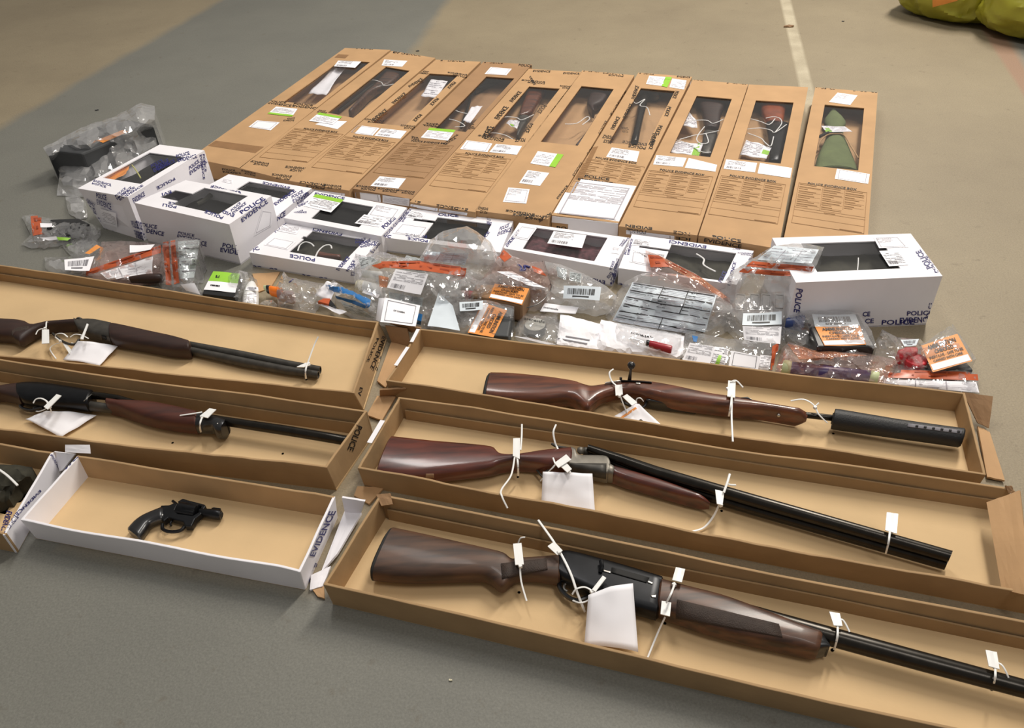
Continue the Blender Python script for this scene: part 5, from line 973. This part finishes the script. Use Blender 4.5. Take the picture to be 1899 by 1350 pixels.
# 2 small bag with black thing, orange seal
prism_t = thing('phone_case', 'flat black thing in the small bag at the far left', 'case', at(z8(430,200)), None); prism(MB(), [z8(x, y) for x, y in ((290,140),(520,130),(610,175),(540,260),(340,280),(255,210))], .004, .022).build('body', 'black_plastic', prism_t, bevel=.003)
b = bag('small clear bag with an orange seal holding a flat black thing, far left', z8, [(45,95),(130,75),(215,95),(300,115),(560,125),(690,190),(695,240),(560,295),(440,295),(215,335),(40,325),(115,240)], .022, amp=.01, seed=3, step=5, scale=16)
bl(b, [(118,95),(205,88),(212,240),(140,255)], 'orange_print', 'orange_seal', kind='orange'); bl(b, [(195,150),(295,150),(295,180),(200,185)], 'paper', 'white_label'); bl(b, [(190,268),(330,258),(345,285),(260,290)], 'paper', 'white_label'); bl(b, [(330,262),(450,270),(420,292),(345,288)], 'green_label', 'green_label')
# 3
b = bag('crumpled clear bag with an orange label beside the taped white carton', z8, [(375,340),(520,265),(640,268),(705,310),(650,405),(480,418),(420,380)], .022, amp=.012, seed=4, step=5, scale=14); bl(b, [(560,395),(660,325),(695,345),(600,402)], 'orange_label', 'orange_label', 3)
# 4 5
b = bag('clear bag with a white barcode card behind the back left tray', z8, [(230,430),(400,425),(640,395),(665,440),(620,570),(400,570),(238,520)], .02, seed=5, step=6); bl(b, [(395,450),(640,420),(600,540),(400,535)], 'paper', 'white_card', kind='bar')
r = rod('wooden_handle', 'dark wooden piece under the mauve bag behind the back left tray', 'handle', z8, [('body', 'dark_wood', [(930,585,950,640),(1080,560,1080,650),(1190,560,1180,640)])], .02)
b = bag('mauve tinted bag crossed by a diagonal orange seal, behind the back left tray', z8, [(700,298,.03),(930,296,.03),(1180,318,.04),(1215,420,.03),(1215,600),(950,640),(640,620),(530,575),(560,500),(660,420,.02)], .025, 'clear_bag_pink', .008, 6, 7)
bl(b, [(575,540),(1180,332),(1182,395),(580,580)], 'orange_print', 'orange_seal', 8, kind='orange'); bl(b, [(690,560),(1120,425),(1115,565),(760,615)], 'paper', 'white_form', kind='form', ink='ink_pale'); bl(b, [(930,330),(1135,325),(1100,368),(930,392)], 'paper', 'white_label', 4)
bl(b, [(470,480),(590,465),(570,560),(520,575)], 'paper', 'white_form', 4)
# 6
b = bag('clear bag with two upright orange stripes and a lined form', z8, [(1200,300,.06),(1300,285,.07),(1340,262,.075),(1505,285,.07),(1500,430,.05),(1470,560,.03),(1530,740,.01),(1300,700,.01),(1170,650,.01),(1190,420,.04)], .025, amp=.01, seed=7, step=6, scale=18)
bl(b, [(1205,308),(1250,300),(1275,655),(1228,650)], 'orange_print', 'orange_seal', 8, kind='orange'); bl(b, [(1265,298),(1303,292),(1340,640),(1295,650)], 'orange_print', 'orange_seal', 8, kind='orange'); bl(b, [(1325,300),(1500,292),(1455,600),(1345,605)], 'grey_form_film', 'lined_form', 8, kind='form'); bl(b, [(1345,650),(1460,640),(1510,735),(1390,700)], 'paper', 'white_label')
# 7
b = block('black box with a bright green and white label beside the white bottle', z9, [(120,290),(300,305),(262,462),(50,440)], .028, 'black_plastic', 'small_box', 'box', bev=.002); bl(b, [(125,292),(298,306),(285,370),(92,355)], 'green_label', 'green_label', 3, .001); bl(b, [(92,355),(285,370),(268,430),(62,412)], 'paper', 'white_label', 3, .001)
k = MB(); scribble(k, [z9(*q) for q in ((82,378),(170,388),(165,404),(78,394))], 1, b['T'], random.Random(2), 0, 1, 0, 1, .7, off=.0022); scribble(k, [z9(*q) for q in ((118,318),(215,328),(208,350),(112,342))], 1, b['T'], random.Random(6), 0, 1, 0, 1, .8, off=.0022); k.build('handwriting', 'ink_black', b['t'], open=1)
bag('small clear bag leaning between the green labelled box and the white bottle', z9, [(205,430),(225,310,.02),(300,285,.03),(350,300,.03),(410,350,.02),(390,380),(290,480),(225,475)], .02, amp=.008, seed=8, step=5, scale=16)
b = rod('pill_bottle', 'white bottle with a printed label lying behind the back left tray', 'bottle', z5, [('bottle_body', 'white_plastic', [(72,752,135,758),(40,785,160,800),(22,830,168,850),(16,880,164,900),(14,920,160,935)])], .02)
bl(b, [(65,770),(140,775),(145,800),(55,795)], 'paper', 'barcode_label', 3, .001, 'bar'); bl(b, [(40,810),(158,820),(160,900),(25,890)], 'paper', 'printed_label', 4, .001, 'text', ink='ink_pale')
# 9
rod('spray_bottle', 'bottle with a bright orange cap and a black ring', 'bottle', zS, [('base', 'pale_green', [(105,335,85,425),(150,333,130,465)]), ('ring', 'black_plastic', [(150,330,132,478),(215,338,178,488)]), ('cap', 'orange_cap', [(205,340,176,512),(330,362,305,548)]), ('body', 'mauve', [(330,400,310,600),(560,430,550,650)])], .025)
b = bag('crumpled clear bag around the bottle with the orange cap', zS, [(320,270,.03),(400,118,.05),(475,205,.04),(830,275,.03),(1080,320,.03),(960,500,.02),(930,640),(880,745),(560,700),(310,670),(290,500,.02),(270,350,.03)], .028, 'clear_bag', .014, 9, 6, 20)
bl(b, [(480,290),(545,240),(560,250),(500,300)], 'ink_navy', 'blue_mark', 2)
bag('grey film lump behind the back left tray between bottle and cap', zS, [(0,640),(100,570,.02),(220,570,.02),(300,650)], .012, 'clear_bag_hazy', .006, 10, 5)
# 10
t, k = paper('white folded envelope under the blue sealed bag', [(zS(1080,275),.05),(zS(1260,300),.05),(zS(1150,590),.03),(zS(900,500),.03)], 'envelope', 'envelope', group=None, amp=.004)
t, k = paper('white leaflet at the tray edge beside the blue sealed bag', [(zS(915,625),.03),(zS(1030,645),.035),(zS(1410,760),.03),(zS(1290,810),.03)], 'leaflet', 'paper', group=None, amp=.004)
t = thing('lighter', 'small red and black thing below the blue seal', 'lighter', at(zS(1090,630))); prism(MB(), [zS(x, y) for x, y in ((945,618),(1040,570),(1150,572),(1120,665))], .03, .04).build('red_half', 'orange_print', t, bevel=.001); prism(MB(), [zS(x, y) for x, y in ((1120,665),(1150,580),(1245,700))], .03, .038).build('dark_half', 'black_plastic', t, bevel=.001)
b = bag('clear bag with a wide blue seal and fine grey print', zS, [(1040,330,.04),(1200,255,.045),(1400,390,.05),(1790,560,.05),(1880,700,.03),(1880,880,.01),(1450,800,.01),(1290,640,.02),(1180,480,.03)], .02, 'clear_bag', .006, 11, 6)
bl(b, [(1060,330),(1500,400),(1500,500),(1045,410)], 'blue_print', 'blue_seal'); bl(b, [(1500,400),(1790,580),(1760,690),(1500,500)], 'blue_print', 'blue_seal'); bl(b, [(1225,500),(1500,570),(1500,625),(1250,545)], 'blue_print', 'blue_seal'); bl(b, [(1500,570),(1760,680),(1700,705),(1500,630)], 'blue_print', 'blue_seal')
bl(b, [(1320,600),(1680,740),(1860,870),(1420,780)], 'grey_form_film', 'fine_print', kind='text', ink='ink_black')
# 11
b = rod('pill_bottle', 'white bottle with a cream cap lying in the big bag', 'bottle', z10, [('cap', 'cream', [(165,522,88,632),(222,532,150,655)]), ('bottle_body', 'white_plastic', [(222,532,150,655),(400,575,330,740)])], .03); bl(b, [(235,540),(390,580),(320,700),(165,645)], 'paper', 'printed_label', 4, .001, 'text', ink='ink_pale')
rod('tub', 'white round tub in the big bag left of the barcode label', 'tub', z10, [('body', 'white_plastic', [(190,425,160,500),(370,440,350,530)])], .04)
b = bag('big clear bag with an orange seal and a large white barcode label', z10, [(100,265,.05),(200,290,.05),(340,245,.055),(560,300,.07),(1190,400,.08),(1180,520,.06),(1230,620,.04),(780,975,.01),(290,915,.01),(230,790,.02),(90,600,.03),(105,440,.04)], .03, 'clear_bag', .009, 12, 7, 24)
bl(b, [(350,345),(730,340),(1190,408),(1170,485)][:2]+[(730,430),(380,402)], 'orange_print', 'orange_seal', 8, kind='orange'); bl(b, [(730,340),(1190,405),(1165,490),(730,430)], 'orange_print', 'orange_seal', 8, kind='orange'); bl(b, [(260,385),(380,350),(400,400),(340,418)], 'orange_print', 'orange_seal', 4)
bl(b, [(120,265),(240,290),(330,340),(160,420)], 'grey_form_film', 'printed_corner', 4, kind='text', ink='ink_black'); bl(b, [(330,480),(430,500),(410,600),(340,590)], 'orange_film', 'orange_patch', 4)
bl(b, [(495,418),(815,465),(740,668),(410,600)], 'paper', 'barcode_label', 6, .003, 'textbar'); bl(b, [(430,640),(770,700),(750,790),(430,700)], 'grey_form_film', 'printed_row', 5, kind='form')
bl(b, [(330,700),(400,700),(350,935),(300,915)], 'paper', 'white_card', 4, .002)
Q = [(388,695),(735,770),(690,975),(345,935)]; o = bl(b, Q, 'paper', 'name_card', 6, .004, 'frame', ink='ink_grey'); k = MB(); put(k, 'OP DAMBA', [z10(*q) for q in ((475,815),(588,838),(585,853),(472,830))], LASTT[0], .001); k.build('lettering', 'ink_black', o, open=1)
bl(b, [(715,850),(760,860),(740,960),(700,950)], 'blue_print', 'blue_mark', 3)
b = bag('tall clear bag standing up like a tent against the white cartons', z10, [(700,350,.06),(780,230,.085),(830,130,.10),(960,45,.12),(1190,-5,.13),(1290,50,.125),(1420,150,.11),(1500,290,.09),(1535,400,.06),(1500,450,.04),(1300,580,.03),(1190,520,.05),(950,430,.06)], .02, 'clear_bag_hazy', .010, 13, 8, 34)
bl(b, [(800,245),(1210,265),(1170,375),(740,330)], 'paper_blue', 'pale_form', 6, kind='form', ink='ink_pale'); bl(b, [(720,350),(1190,405),(1165,490),(730,425)], 'orange_film', 'orange_seal', 6, kind='orange')
b = bag('pale printed bag corner left of the tall tent shaped bag', z10, [(550,345,.06),(600,280,.065),(720,310,.07),(790,330,.07),(700,360,.06)], .01, 'grey_form_film', .004, 14, 5)
b = bag('crumpled clear film between the big bag and the ammunition box', z10, [(900,660,.05),(1000,480,.06),(1200,470,.06),(1400,560,.05),(1330,640,.05),(1250,740,.03),(1100,760,.03),(960,800,.02)], .03, 'clear_bag', .014, 15, 6, 18)
rod('red_cap_jar', 'small jar with a red lid in the crumpled film', 'jar', z10, [('body', 'white_plastic', [(1110,620,1100,700),(1180,625,1170,710)]), ('lid', 'red_cap', [(1180,622,1170,712),(1250,630,1240,705)])], .035)
b = bag('clear bag with an orange tab in front of the dark red cloth carton', z10, [(1300,560,.05),(1400,440,.06),(1500,300,.07),(1550,200,.08),(1640,290,.07),(1780,340,.06),(1899,400,.06),(1899,520,.05),(1500,520,.05)], .015, 'clear_bag_pink', .010, 16, 7, 20)
bl(b, [(1510,300),(1550,230),(1630,300),(1560,350)], 'orange_print', 'orange_tab', 4)
# 12 13 ammunition boxes
b = block('brown box with an orange ammunition label, in front of the red cloth carton', z11, [(470,195),(925,250),(850,388),(415,300)], .055, 'brown_card', 'ammunition_box', 'box', 'ammunition boxes', .006); ammo(b, [(622,205),(912,248),(850,385),(572,325)])
b = bag('clear bag over the brown ammunition box', z11, [(420,330,.04),(480,190,.06),(640,100,.07),(760,105,.07),(1070,245,.06),(1080,270,.05),(1000,370,.02),(900,420,.01),(640,400,.02)], .012, amp=.006, seed=17, step=6); bl(b, [(640,110),(770,110),(1050,250),(900,225)], 'paper', 'white_form', kind='form', ink='ink_pale')
wire('black_edge', 'black_plastic', b['t'], [at(z11(x, y), .045) for x, y in ((1020,20),(1060,130),(1095,230),(1060,310),(980,380),(890,410))], .0012)
b = block('grey box with a sideways orange ammunition label at the tray edge', z11, [(590,368),(778,410),(735,650),(395,625)], .045, 'case_grey', 'ammunition_box', 'box', 'ammunition boxes', .004); ammo(b, [(520,365),(725,430),(610,655),(395,615)], 1)
b = bag('clear bag with a barcode over the sideways ammunition label', z11, [(150,275,.05),(260,340,.045),(400,335,.05),(585,350,.055),(785,400,.05),(770,650,.01),(690,660,.01),(55,575,.01),(110,420,.03)], .012, 'clear_bag', .009, 18, 6, 20)
bl(b, [(325,365),(525,350),(520,425),(330,440)], 'paper_blue', 'barcode_label', kind='bar', ink='ink_black'); bl(b, [(150,285),(270,390),(330,600),(58,560)], 'paper_blue', 'pale_card', 5)
# 14 15 16
b = bag('triangular clear bag with a barcode label in front of the red cloth carton', z11, [(1040,18,.06),(1180,48,.07),(1380,130,.06),(1560,230,.05),(1645,310,.04),(1600,440,.01),(1310,430,.01),(1060,350,.02),(1095,230,.04)], .012, 'clear_bag_hazy', .006, 19, 7, 34)
bl(b, [(1200,222),(1515,235),(1500,348),(1195,330)], 'paper_blue', 'barcode_label', 4, kind='bar', ink='ink_black'); bl(b, [(1140,60),(1225,90),(1220,180),(1150,150)], 'grey_form_film', 'printed_icon', 3, kind='frame', ink='ink_black'); bl(b, [(1250,110),(1350,130),(1340,200),(1250,180)], 'grey_form_film', 'printed_icon', 3, kind='text', ink='ink_black')
b = bag('pinkish bag behind the brown ammunition box', z11, [(640,100,.06),(780,40,.06),(1030,20,.06),(1090,200,.05),(1060,250,.05),(760,100,.06)], .01, 'clear_bag_pink', .008, 20, 6, 18); bl(b, [(930,60),(1010,90),(1060,150),(950,110)], 'orange_print', 'orange_patch', 3)
wire('knotted_tie', 'ink_navy', b['t'], [at(z11(x, y), .075) for x, y in ((812,48),(845,75),(835,100),(875,90),(870,60),(915,72))], .003)
c = at(z11(960,555), .02); t = thing('forensic_tin', 'round foil topped tin in a clear sleeve behind the back right tray', 'tin', Vector((c.x, c.y, .004))); n = 36
def circ(r, z_): return [Vector((c.x+r*math.cos(2*math.pi*j/n), c.y+r*math.sin(2*math.pi*j/n), z_)) for j in range(n)]
MB().rings([circ(.026, .004), circ(.027, .006), circ(.027, .018), circ(.025, .021)]).build('tin_body', 'black_plastic', t, smooth=True); ft = MB().rings([circ(.0245, .021), circ(.0245, .0225)]); ft.build('foil_lid', 'foil', t)
b = bag('clear sleeve around the foil topped tin', z11, [(850,460),(1150,455),(1185,640),(1130,725),(800,670),(790,560)], .024, amp=.005, seed=21, step=6); k = MB(); put(k, 'scenesafe', [z11(*q) for q in ((872,492),(1042,522),(1040,548),(870,516))], b['T'], .002); k.build('lettering', 'ink_black', b['t'], open=1)
t, k = paper('white card with one black printed word behind the foil topped tin', [(z11(1040,372),.03),(z11(1325,405),.03),(z11(1300,462),.025),(z11(1000,442),.025)], 'printed_card', 'card', group=None, amp=.001); q = MB(); put(q, 'scenesafe', [z11(*q_) for q_ in ((1032,398),(1155,420),(1153,434),(1030,412))], [k.bvh()], .0012); q.build('lettering', 'ink_black', t, open=1)
b = bag('flat white packet with two grey lines behind the back right tray', z11, [(1172,460,.02),(1505,545,.02),(1478,755,.01),(1140,715,.01)], .006, 'paper', .001, 22, 7, group=None); bl(b, [(1150,635),(1420,680),(1416,690),(1148,645)], 'ink_grey', 'grey_line', 4); bl(b, [(1150,665),(1400,710),(1396,720),(1148,675)], 'ink_grey', 'grey_line', 4)
t, k = paper('strip of white paper at the tray edge below the foil tin', [(z11(780,650),.02),(z11(900,660),.02),(z11(1140,720),.015),(z11(1060,720),.015)], 'paper_strip', 'paper', group=None, amp=.001)
# 17 lined form bag
b = bag('large clear bag with a grey lined form, humped, left of the tall leaning bag', z6, [(815,710,.01),(880,580,.03),(950,480,.04),(1065,428,.055),(1160,420,.055),(1250,470,.055),(1560,565,.055),(1670,640,.04),(1700,760,.015),(1500,850,.01),(1160,810,.01),(870,760,.01)], .025, 'clear_bag', .005, 23, 8, 40)
o = bl(b, [(1000,490),(1565,580),(1480,850),(865,745)], 'grey_print', 'lined_form', 10); Qz = [z6(*q) for q in ((1000,490),(1565,580),(1480,850),(865,745))]; k = MB(); k2 = MB()
stick(MB(), Qz, b['T'], 10, 10, .0018).build('form_sheet', 'paper_blue', o, open=1, smooth=True)
for v in (.02, .2, .38, .56, .74, .9): rule(k, Qz, .02, v, .98, v+.018, b['T'], .0028, n=1, m=10)
for u in (.36, .66): rule(k, Qz, u, 0, u+.01, .56, b['T'], .0028, n=8)
rule(k, Qz, .5, .74, .51, 1, b['T'], .0028, n=4); scribble(k, Qz, 14, b['T'], random.Random(4), u0=.03, u1=.3, off=.0028, th=.2); scribble(k, inset(Qz, .36, .0, .6, .6), 7, b['T'], random.Random(7), u1=.5, off=.0028, th=.2); scribble(k, inset(Qz, .66, .0, .9, .6), 7, b['T'], random.Random(8), u1=.5, off=.0028, th=.2)
k.build('ruled_lines', 'ink_black', o, open=1)
for i in range(28): rule(k2, Qz, .01, i/28+.01, .99, i/28+.017, b['T'], .0025, n=1, m=8)
k2.build('fine_lines', 'ink_pale', o, open=1)
b = bag('bag neck with orange stripes lying over the white carton with shiny film', z6, [(1085,270,.06),(1165,300,.06),(1420,425,.065),(1660,600,.05),(1600,610,.04),(1250,480,.055),(1095,395,.055)], .008, 'clear_bag_pink', .004, 24, 6)
bl(b, [(1085,300),(1180,310),(1265,385),(1092,388)], 'orange_print', 'orange_seal', kind='orange'); bl(b, [(1180,310),(1450,450),(1440,490),(1240,385)], 'orange_film', 'orange_seal', kind='orange'); bl(b, [(1450,450),(1640,590),(1600,600),(1440,490)], 'orange_film', 'orange_seal')
bag('small hazy tub shape at the right end of the grey lined form bag', z6, [(1500,750,.01),(1560,610,.04),(1640,625,.04),(1668,660,.035),(1640,760,.01)], .012, 'clear_bag_hazy', .004, 25, 6)
# 18 swab
b = bag('white padded envelope carrying the swab tube', z6, [(785,740,.015),(880,760,.015),(1350,850,.015),(1340,970,.012),(1270,1005,.01),(1090,985,.01),(745,940,.01),(760,850,.012)], .012, 'paper', .002, 26, 7, 30, group=None, part='paper_body', name='padded_envelope', cat='envelope')
rod('swab_tube', 'sampling tube with a dark red cap on the white envelope', 'tube', z6, [('tube', 'clear_bag_hazy', [(990,855,980,890),(1100,880,1090,920)]), ('collar', 'black_plastic', [(1100,878,1092,922),(1130,885,1115,930)]), ('cap', 'red_cap', [(1130,882,1108,930),(1262,915,1245,970)])], .034)
b = bag('clear sleeve with one black printed word around the swab tube', z6, [(890,760,.03),(1060,790,.03),(1330,840,.03),(1320,930,.02),(1240,980,.02),(1050,940,.02),(880,880,.02)], .014, amp=.005, seed=27, step=6); k = MB(); put(k, 'scenesafe', [z6(*q) for q in ((985,822),(1142,858),(1140,874),(983,838))], b['T'], .002); k.build('lettering', 'ink_black', b['t'], open=1)
# 19 forms
b = bag('clear bag of white forms behind the back right tray, orange seal at its right', z6, [(1360,815,.02),(1640,870,.02),(1800,880,.025),(1960,850,.03),(2000,900,.02),(1940,1090,.01),(1640,1070,.01),(1330,1020,.01)], .014, amp=.005, seed=28, step=7, scale=30)
bl(b, [(1385,895),(1555,925),(1520,1045),(1335,1012)], 'paper', 'white_form', kind='textbar', ink='ink_grey'); bl(b, [(1555,925),(1650,940),(1620,1060),(1520,1045)], 'paper', 'white_form', kind='text'); bl(b, [(1580,985),(1600,988),(1580,1050),(1552,1045)], 'green_label', 'green_band', 3, .0025); bl(b, [(1400,850),(1440,858),(1430,895),(1410,890)], 'blue_print', 'blue_mark', 2)
bl(b, [(60,915),(255,950),(240,1045),(40,1020)], 'paper', 'name_card', 5, .002, 'frame', z=z7, ink='ink_black'); bl(b, [(255,945),(330,950),(310,1045),(240,1040)], 'paper', 'white_form', z=z7, kind='text'); bl(b, [(335,885),(430,830),(375,1040),(322,1045)], 'orange_print', 'orange_seal', z=z7, kind='orange')
# 20 tall leaning bag
b = bag('tall clear bag with orange stripes leaning on the large white carton', z7, [(350,205,.14),(470,188,.15),(600,195,.15),(690,212,.145),(640,330,.14),(560,440,.12),(500,560,.08),(470,650,.04),(400,700,.03),(140,670,.03),(40,600,.02),(-20,500,.03),(60,380,.08),(200,290,.11)], .012, 'clear_bag_hazy', .005, 29, 8, 40)
bl(b, [(350,205),(650,232),(600,325),(235,300)], 'paper_blue', 'pale_form', 6, kind='form', ink='ink_pale'); bl(b, [(200,310),(615,345),(600,378),(160,345)], 'orange_print', 'orange_seal', 8, kind='orange'); bl(b, [(140,358),(600,388),(570,420),(110,385)], 'orange_print', 'orange_seal', 8, kind='orange')
for x in (90, 185, 265, 355): bl(b, [(x,525),(x+65,530),(x+60,640),(x-2,635)], 'clear_bag_hazy', 'printed_icon', 3, kind='frame', ink='ink_black')
b = bag('clear bag with two white barcode labels at the foot of the leaning bag', z7, [(60,620,.03),(140,645,.035),(410,640,.035),(420,800,.02),(430,880,.01),(130,850,.01),(20,750,.01)], .015, amp=.006, seed=30, step=7)
bl(b, [(140,662),(400,650),(400,738),(132,742)], 'paper_blue', 'barcode_label', 5, kind='bar', ink='ink_black'); bl(b, [(135,748),(400,752),(390,870),(145,842)], 'paper', 'barcode_label', 5, kind='textbar')
# 21
b = block('black box with a barcode and an orange ammunition label before the large carton', z7, [(560,672),(920,662),(1036,886),(640,888)], .05, 'black_plastic', 'ammunition_box', 'box', 'ammunition boxes', .004); ammo(b, [(625,752),(930,745),(972,874),(690,882)]); bl(b, [(605,668),(898,668),(930,745),(625,752)], 'paper_blue', 'barcode_label', 4, .0015, 'bar', ink='ink_black')
rod('blue_jar', 'blue capped jar left of the black ammunition box', 'jar', z7, [('jar_body', 'blue_cap', [(440,690,430,760),(545,670,540,790)])], .03)
b = bag('clear bag over the black box and the blue jar', z7, [(410,740,.02),(440,665,.04),(560,645,.055),(830,645,.055),(925,660,.055),(1010,780,.055),(1045,890,.05),(1030,940,.01),(640,945,.01),(500,870,.02),(420,800,.02)], .010, amp=.005, seed=31, step=7)
# 22
b = rod('flashlight_tube', 'purple tube with pale green ends behind the back right tray', 'tube', z7, [('end_ring', 'pale_green', [(425,975,400,1080),(470,985,445,1095)]), ('tube_body', 'purple_tube', [(470,988,445,1092),(1010,1050,985,1150)]), ('end_ring', 'pale_green', [(1010,1048,985,1152),(1055,1055,1030,1160)])], .025)
b = bag('orange tinted bag over the purple tube', z7, [(360,1060,.01),(400,900,.02),(445,855,.03),(520,880,.035),(650,915,.03),(980,930,.035),(1190,985,.03),(1130,1090,.01),(1060,1150,.01),(700,1130,.01)], .03, 'clear_bag_pink', .012, 32, 7, 22); bl(b, [(440,870),(640,910),(980,950),(520,975)], 'orange_film', 'orange_seal', 6)
# 23
t = thing('red_lock', 'bright red plastic thing left of the last orange label', 'lock', at(z7(1290,980))); prism(MB(), [z7(x, y) for x, y in ((1175,940),(1230,915),(1310,915),(1320,945),(1240,985),(1195,985))], .012, .035).build('upper_body', 'red_item', t, bevel=.003); prism(MB(), [z7(x, y) for x, y in ((1215,985),(1330,960),(1382,985),(1378,1025),(1310,1045),(1240,1010))], .01, .03).build('lower_body', 'red_item', t, bevel=.003)
b = bag('crumpled clear bag around the red thing', z7, [(1030,860,.02),(1080,770,.03),(1190,825,.04),(1340,835,.045),(1400,900,.03),(1400,1040,.01),(1300,1055,.01),(1180,1000,.01),(1080,940,.01)], .018, amp=.012, seed=33, step=6, scale=18); bl(b, [(1205,840),(1330,835),(1310,880),(1230,885)], 'paper_blue', 'barcode_label', 3, kind='bar')
b = block('dark grey packet under the last orange label at the right', z7, [(1320,960),(1620,950),(1700,1045),(1380,1060)], .02, 'case_grey', 'packet', 'packet')
b = bag('clear bag with an orange ammunition label at the right end of the row', z7, [(1338,885,.04),(1450,800,.045),(1560,735,.05),(1640,850,.045),(1718,970,.03),(1560,1025,.025),(1420,1062,.025)], .008, amp=.004, seed=34, step=6); ammo(b, [(1345,878),(1590,800),(1692,985),(1425,1058)])
b = bag('flat bag with an orange seal over a white form at the right end', z7, [(1110,1075,.01),(1190,1010,.015),(1640,1035,.015),(1730,1075,.012),(1740,1205,.008),(1560,1190,.008),(1075,1140,.008)], .01, 'clear_bag', .004, 35, 7); bl(b, [(1135,1045),(1722,1062),(1730,1118),(1120,1098)], 'orange_print', 'orange_seal', 8, kind='orange'); bl(b, [(1100,1110),(1715,1128),(1735,1200),(1085,1142)], 'paper', 'white_form', 6, kind='form', ink='ink_pale')
# ---------------------------------------------------------------- far bags, litter
def sack(label_, L, Rr, depth, hgt, seed, tilt=0):
    A, B = at(L), at(Rr); ax = (B-A).normalized(); ay = Vector((-ax.y, ax.x, 0)); wd = (B-A).length/2; c = (A+B)/2+ay*depth; t = thing('rubbish_sack', label_, 'sack', Vector((c.x, c.y, 0)), 'yellow green sacks at the top right')
    n, m = 96, 48; R = []
    for i in range(m+1):
        ph = -math.pi/2+math.pi*(i+.3)/(m+.6); r = []
        for j in range(n):
            th = 2*math.pi*j/n; cx, sx = math.cos(th), math.sin(th); cp = abs(math.cos(ph))**.55; e = .8
            x = math.copysign(abs(cx)**e, cx)*cp; y = math.copysign(abs(sx)**e, sx)*cp; z_ = math.copysign(abs(math.sin(ph))**.8, math.sin(ph))
            v = Vector((cx*1.5+seed*5, sx*1.5, ph*1.2)); k_ = 1-2*abs(noise.noise(v*1.3)); k2 = 1-2*abs(noise.noise(v*3.1)); k3 = noise.noise(v*.7)
            f = 1+.10*k_+.05*k2+.12*k3-.06
            p = c+ax*(x*wd*1.03*f)+ay*(y*depth*1.05*f)+Vector((0, 0, max(.001, hgt/2*(1+z_*1.04)*(.93+.1*k_*cp))))
            r.append(p)
        R.append(r)
    mb = MB().rings(R); mb.build('sack_body', 'yellow_bag', t, smooth=True); return dict(t=t, T=[mb.bvh()], z=zT)
b = sack('left yellow green sack at the top right corner, orange patch on it', (1637,28), (1822,64), .20, .30, 1); bl(b, [(950,-40),(1330,-60),(1200,5),(955,72)], 'orange_label', 'orange_patch', 5, .004)
sack('right yellow green sack at the top right corner, partly outside the photograph', (1778,68), (2060,112), .24, .34, 2)
def chip(label_, px, r, m, cat='litter', name='leaf_scrap', seed=0):
    c = at(px); t = thing(name, label_, cat, Vector((c.x, c.y, 0))); rnd = random.Random(seed); n = 9; P = [c+Vector((math.cos(2*math.pi*i/n), math.sin(2*math.pi*i/n)*.6, 0))*r*rnd.uniform(.6, 1.2)+Vector((0, 0, .002+rnd.random()*r*.3)) for i in range(n)]
    k = MB().add([c+Vector((0, 0, r*.5))]+P+[Vector((p.x, p.y, .0006)) for p in P], [(0, i+1, (i+1) % n+1) for i in range(n)]+[(i+1, (i+1) % n+1, n+1+(i+1) % n, n+1+i) for i in range(n)]+[tuple(range(n+1, 2*n+1))]); k.build('scrap', m, t)
chip('small brown scrap lying on the white floor line at the top', (1462,50), .022, 'brown_card'); chip('small dark speck on the floor between line and yellow sacks', (1563,40), .006, 'case_grey', seed=2)
chip('dark speck on the floor above the long cartons', (775,95), .008, 'case_grey', seed=3); chip('dark crumb on the floor behind the grey case', (180,205), .007, 'case_grey', seed=5)
chip('small pale stone chip on the floor at the bottom', (836,1262), .003, 'cream', seed=4)
c = [at(p, .002) for p in (z9(380,310), z9(560,300), z9(500,400), z9(420,430))]; t = thing('card_flap', 'flat brown card scrap on the floor beside the low white carton', 'cardboard', Vector((c[0].x, c[0].y, 0))); k = MB(); sheet(k, c, 4, .001); k.build('sheet', 'kraft', t, solid=.003, open=1)
# dark cloth in the tray cut by the left edge
b = bag('dark olive cloth and strap in the tray cut by the left edge', zN, [(-300,420,.02),(0,330,.03),(180,330,.03),(380,360,.03),(400,430,.03),(230,600,.025),(60,780,.02),(-300,900,.02)], .02, 'olive_cloth', .012, 51, 8, 24, 'folded_garment', 'clothing', None, .006, True, part='cloth')
tie('white tie across the dark cloth in the tray cut by the left edge', [(zN(x, y), .06) for x, y in ((-20,385),(60,440),(130,500),(210,580))], r=.0022, group=None)
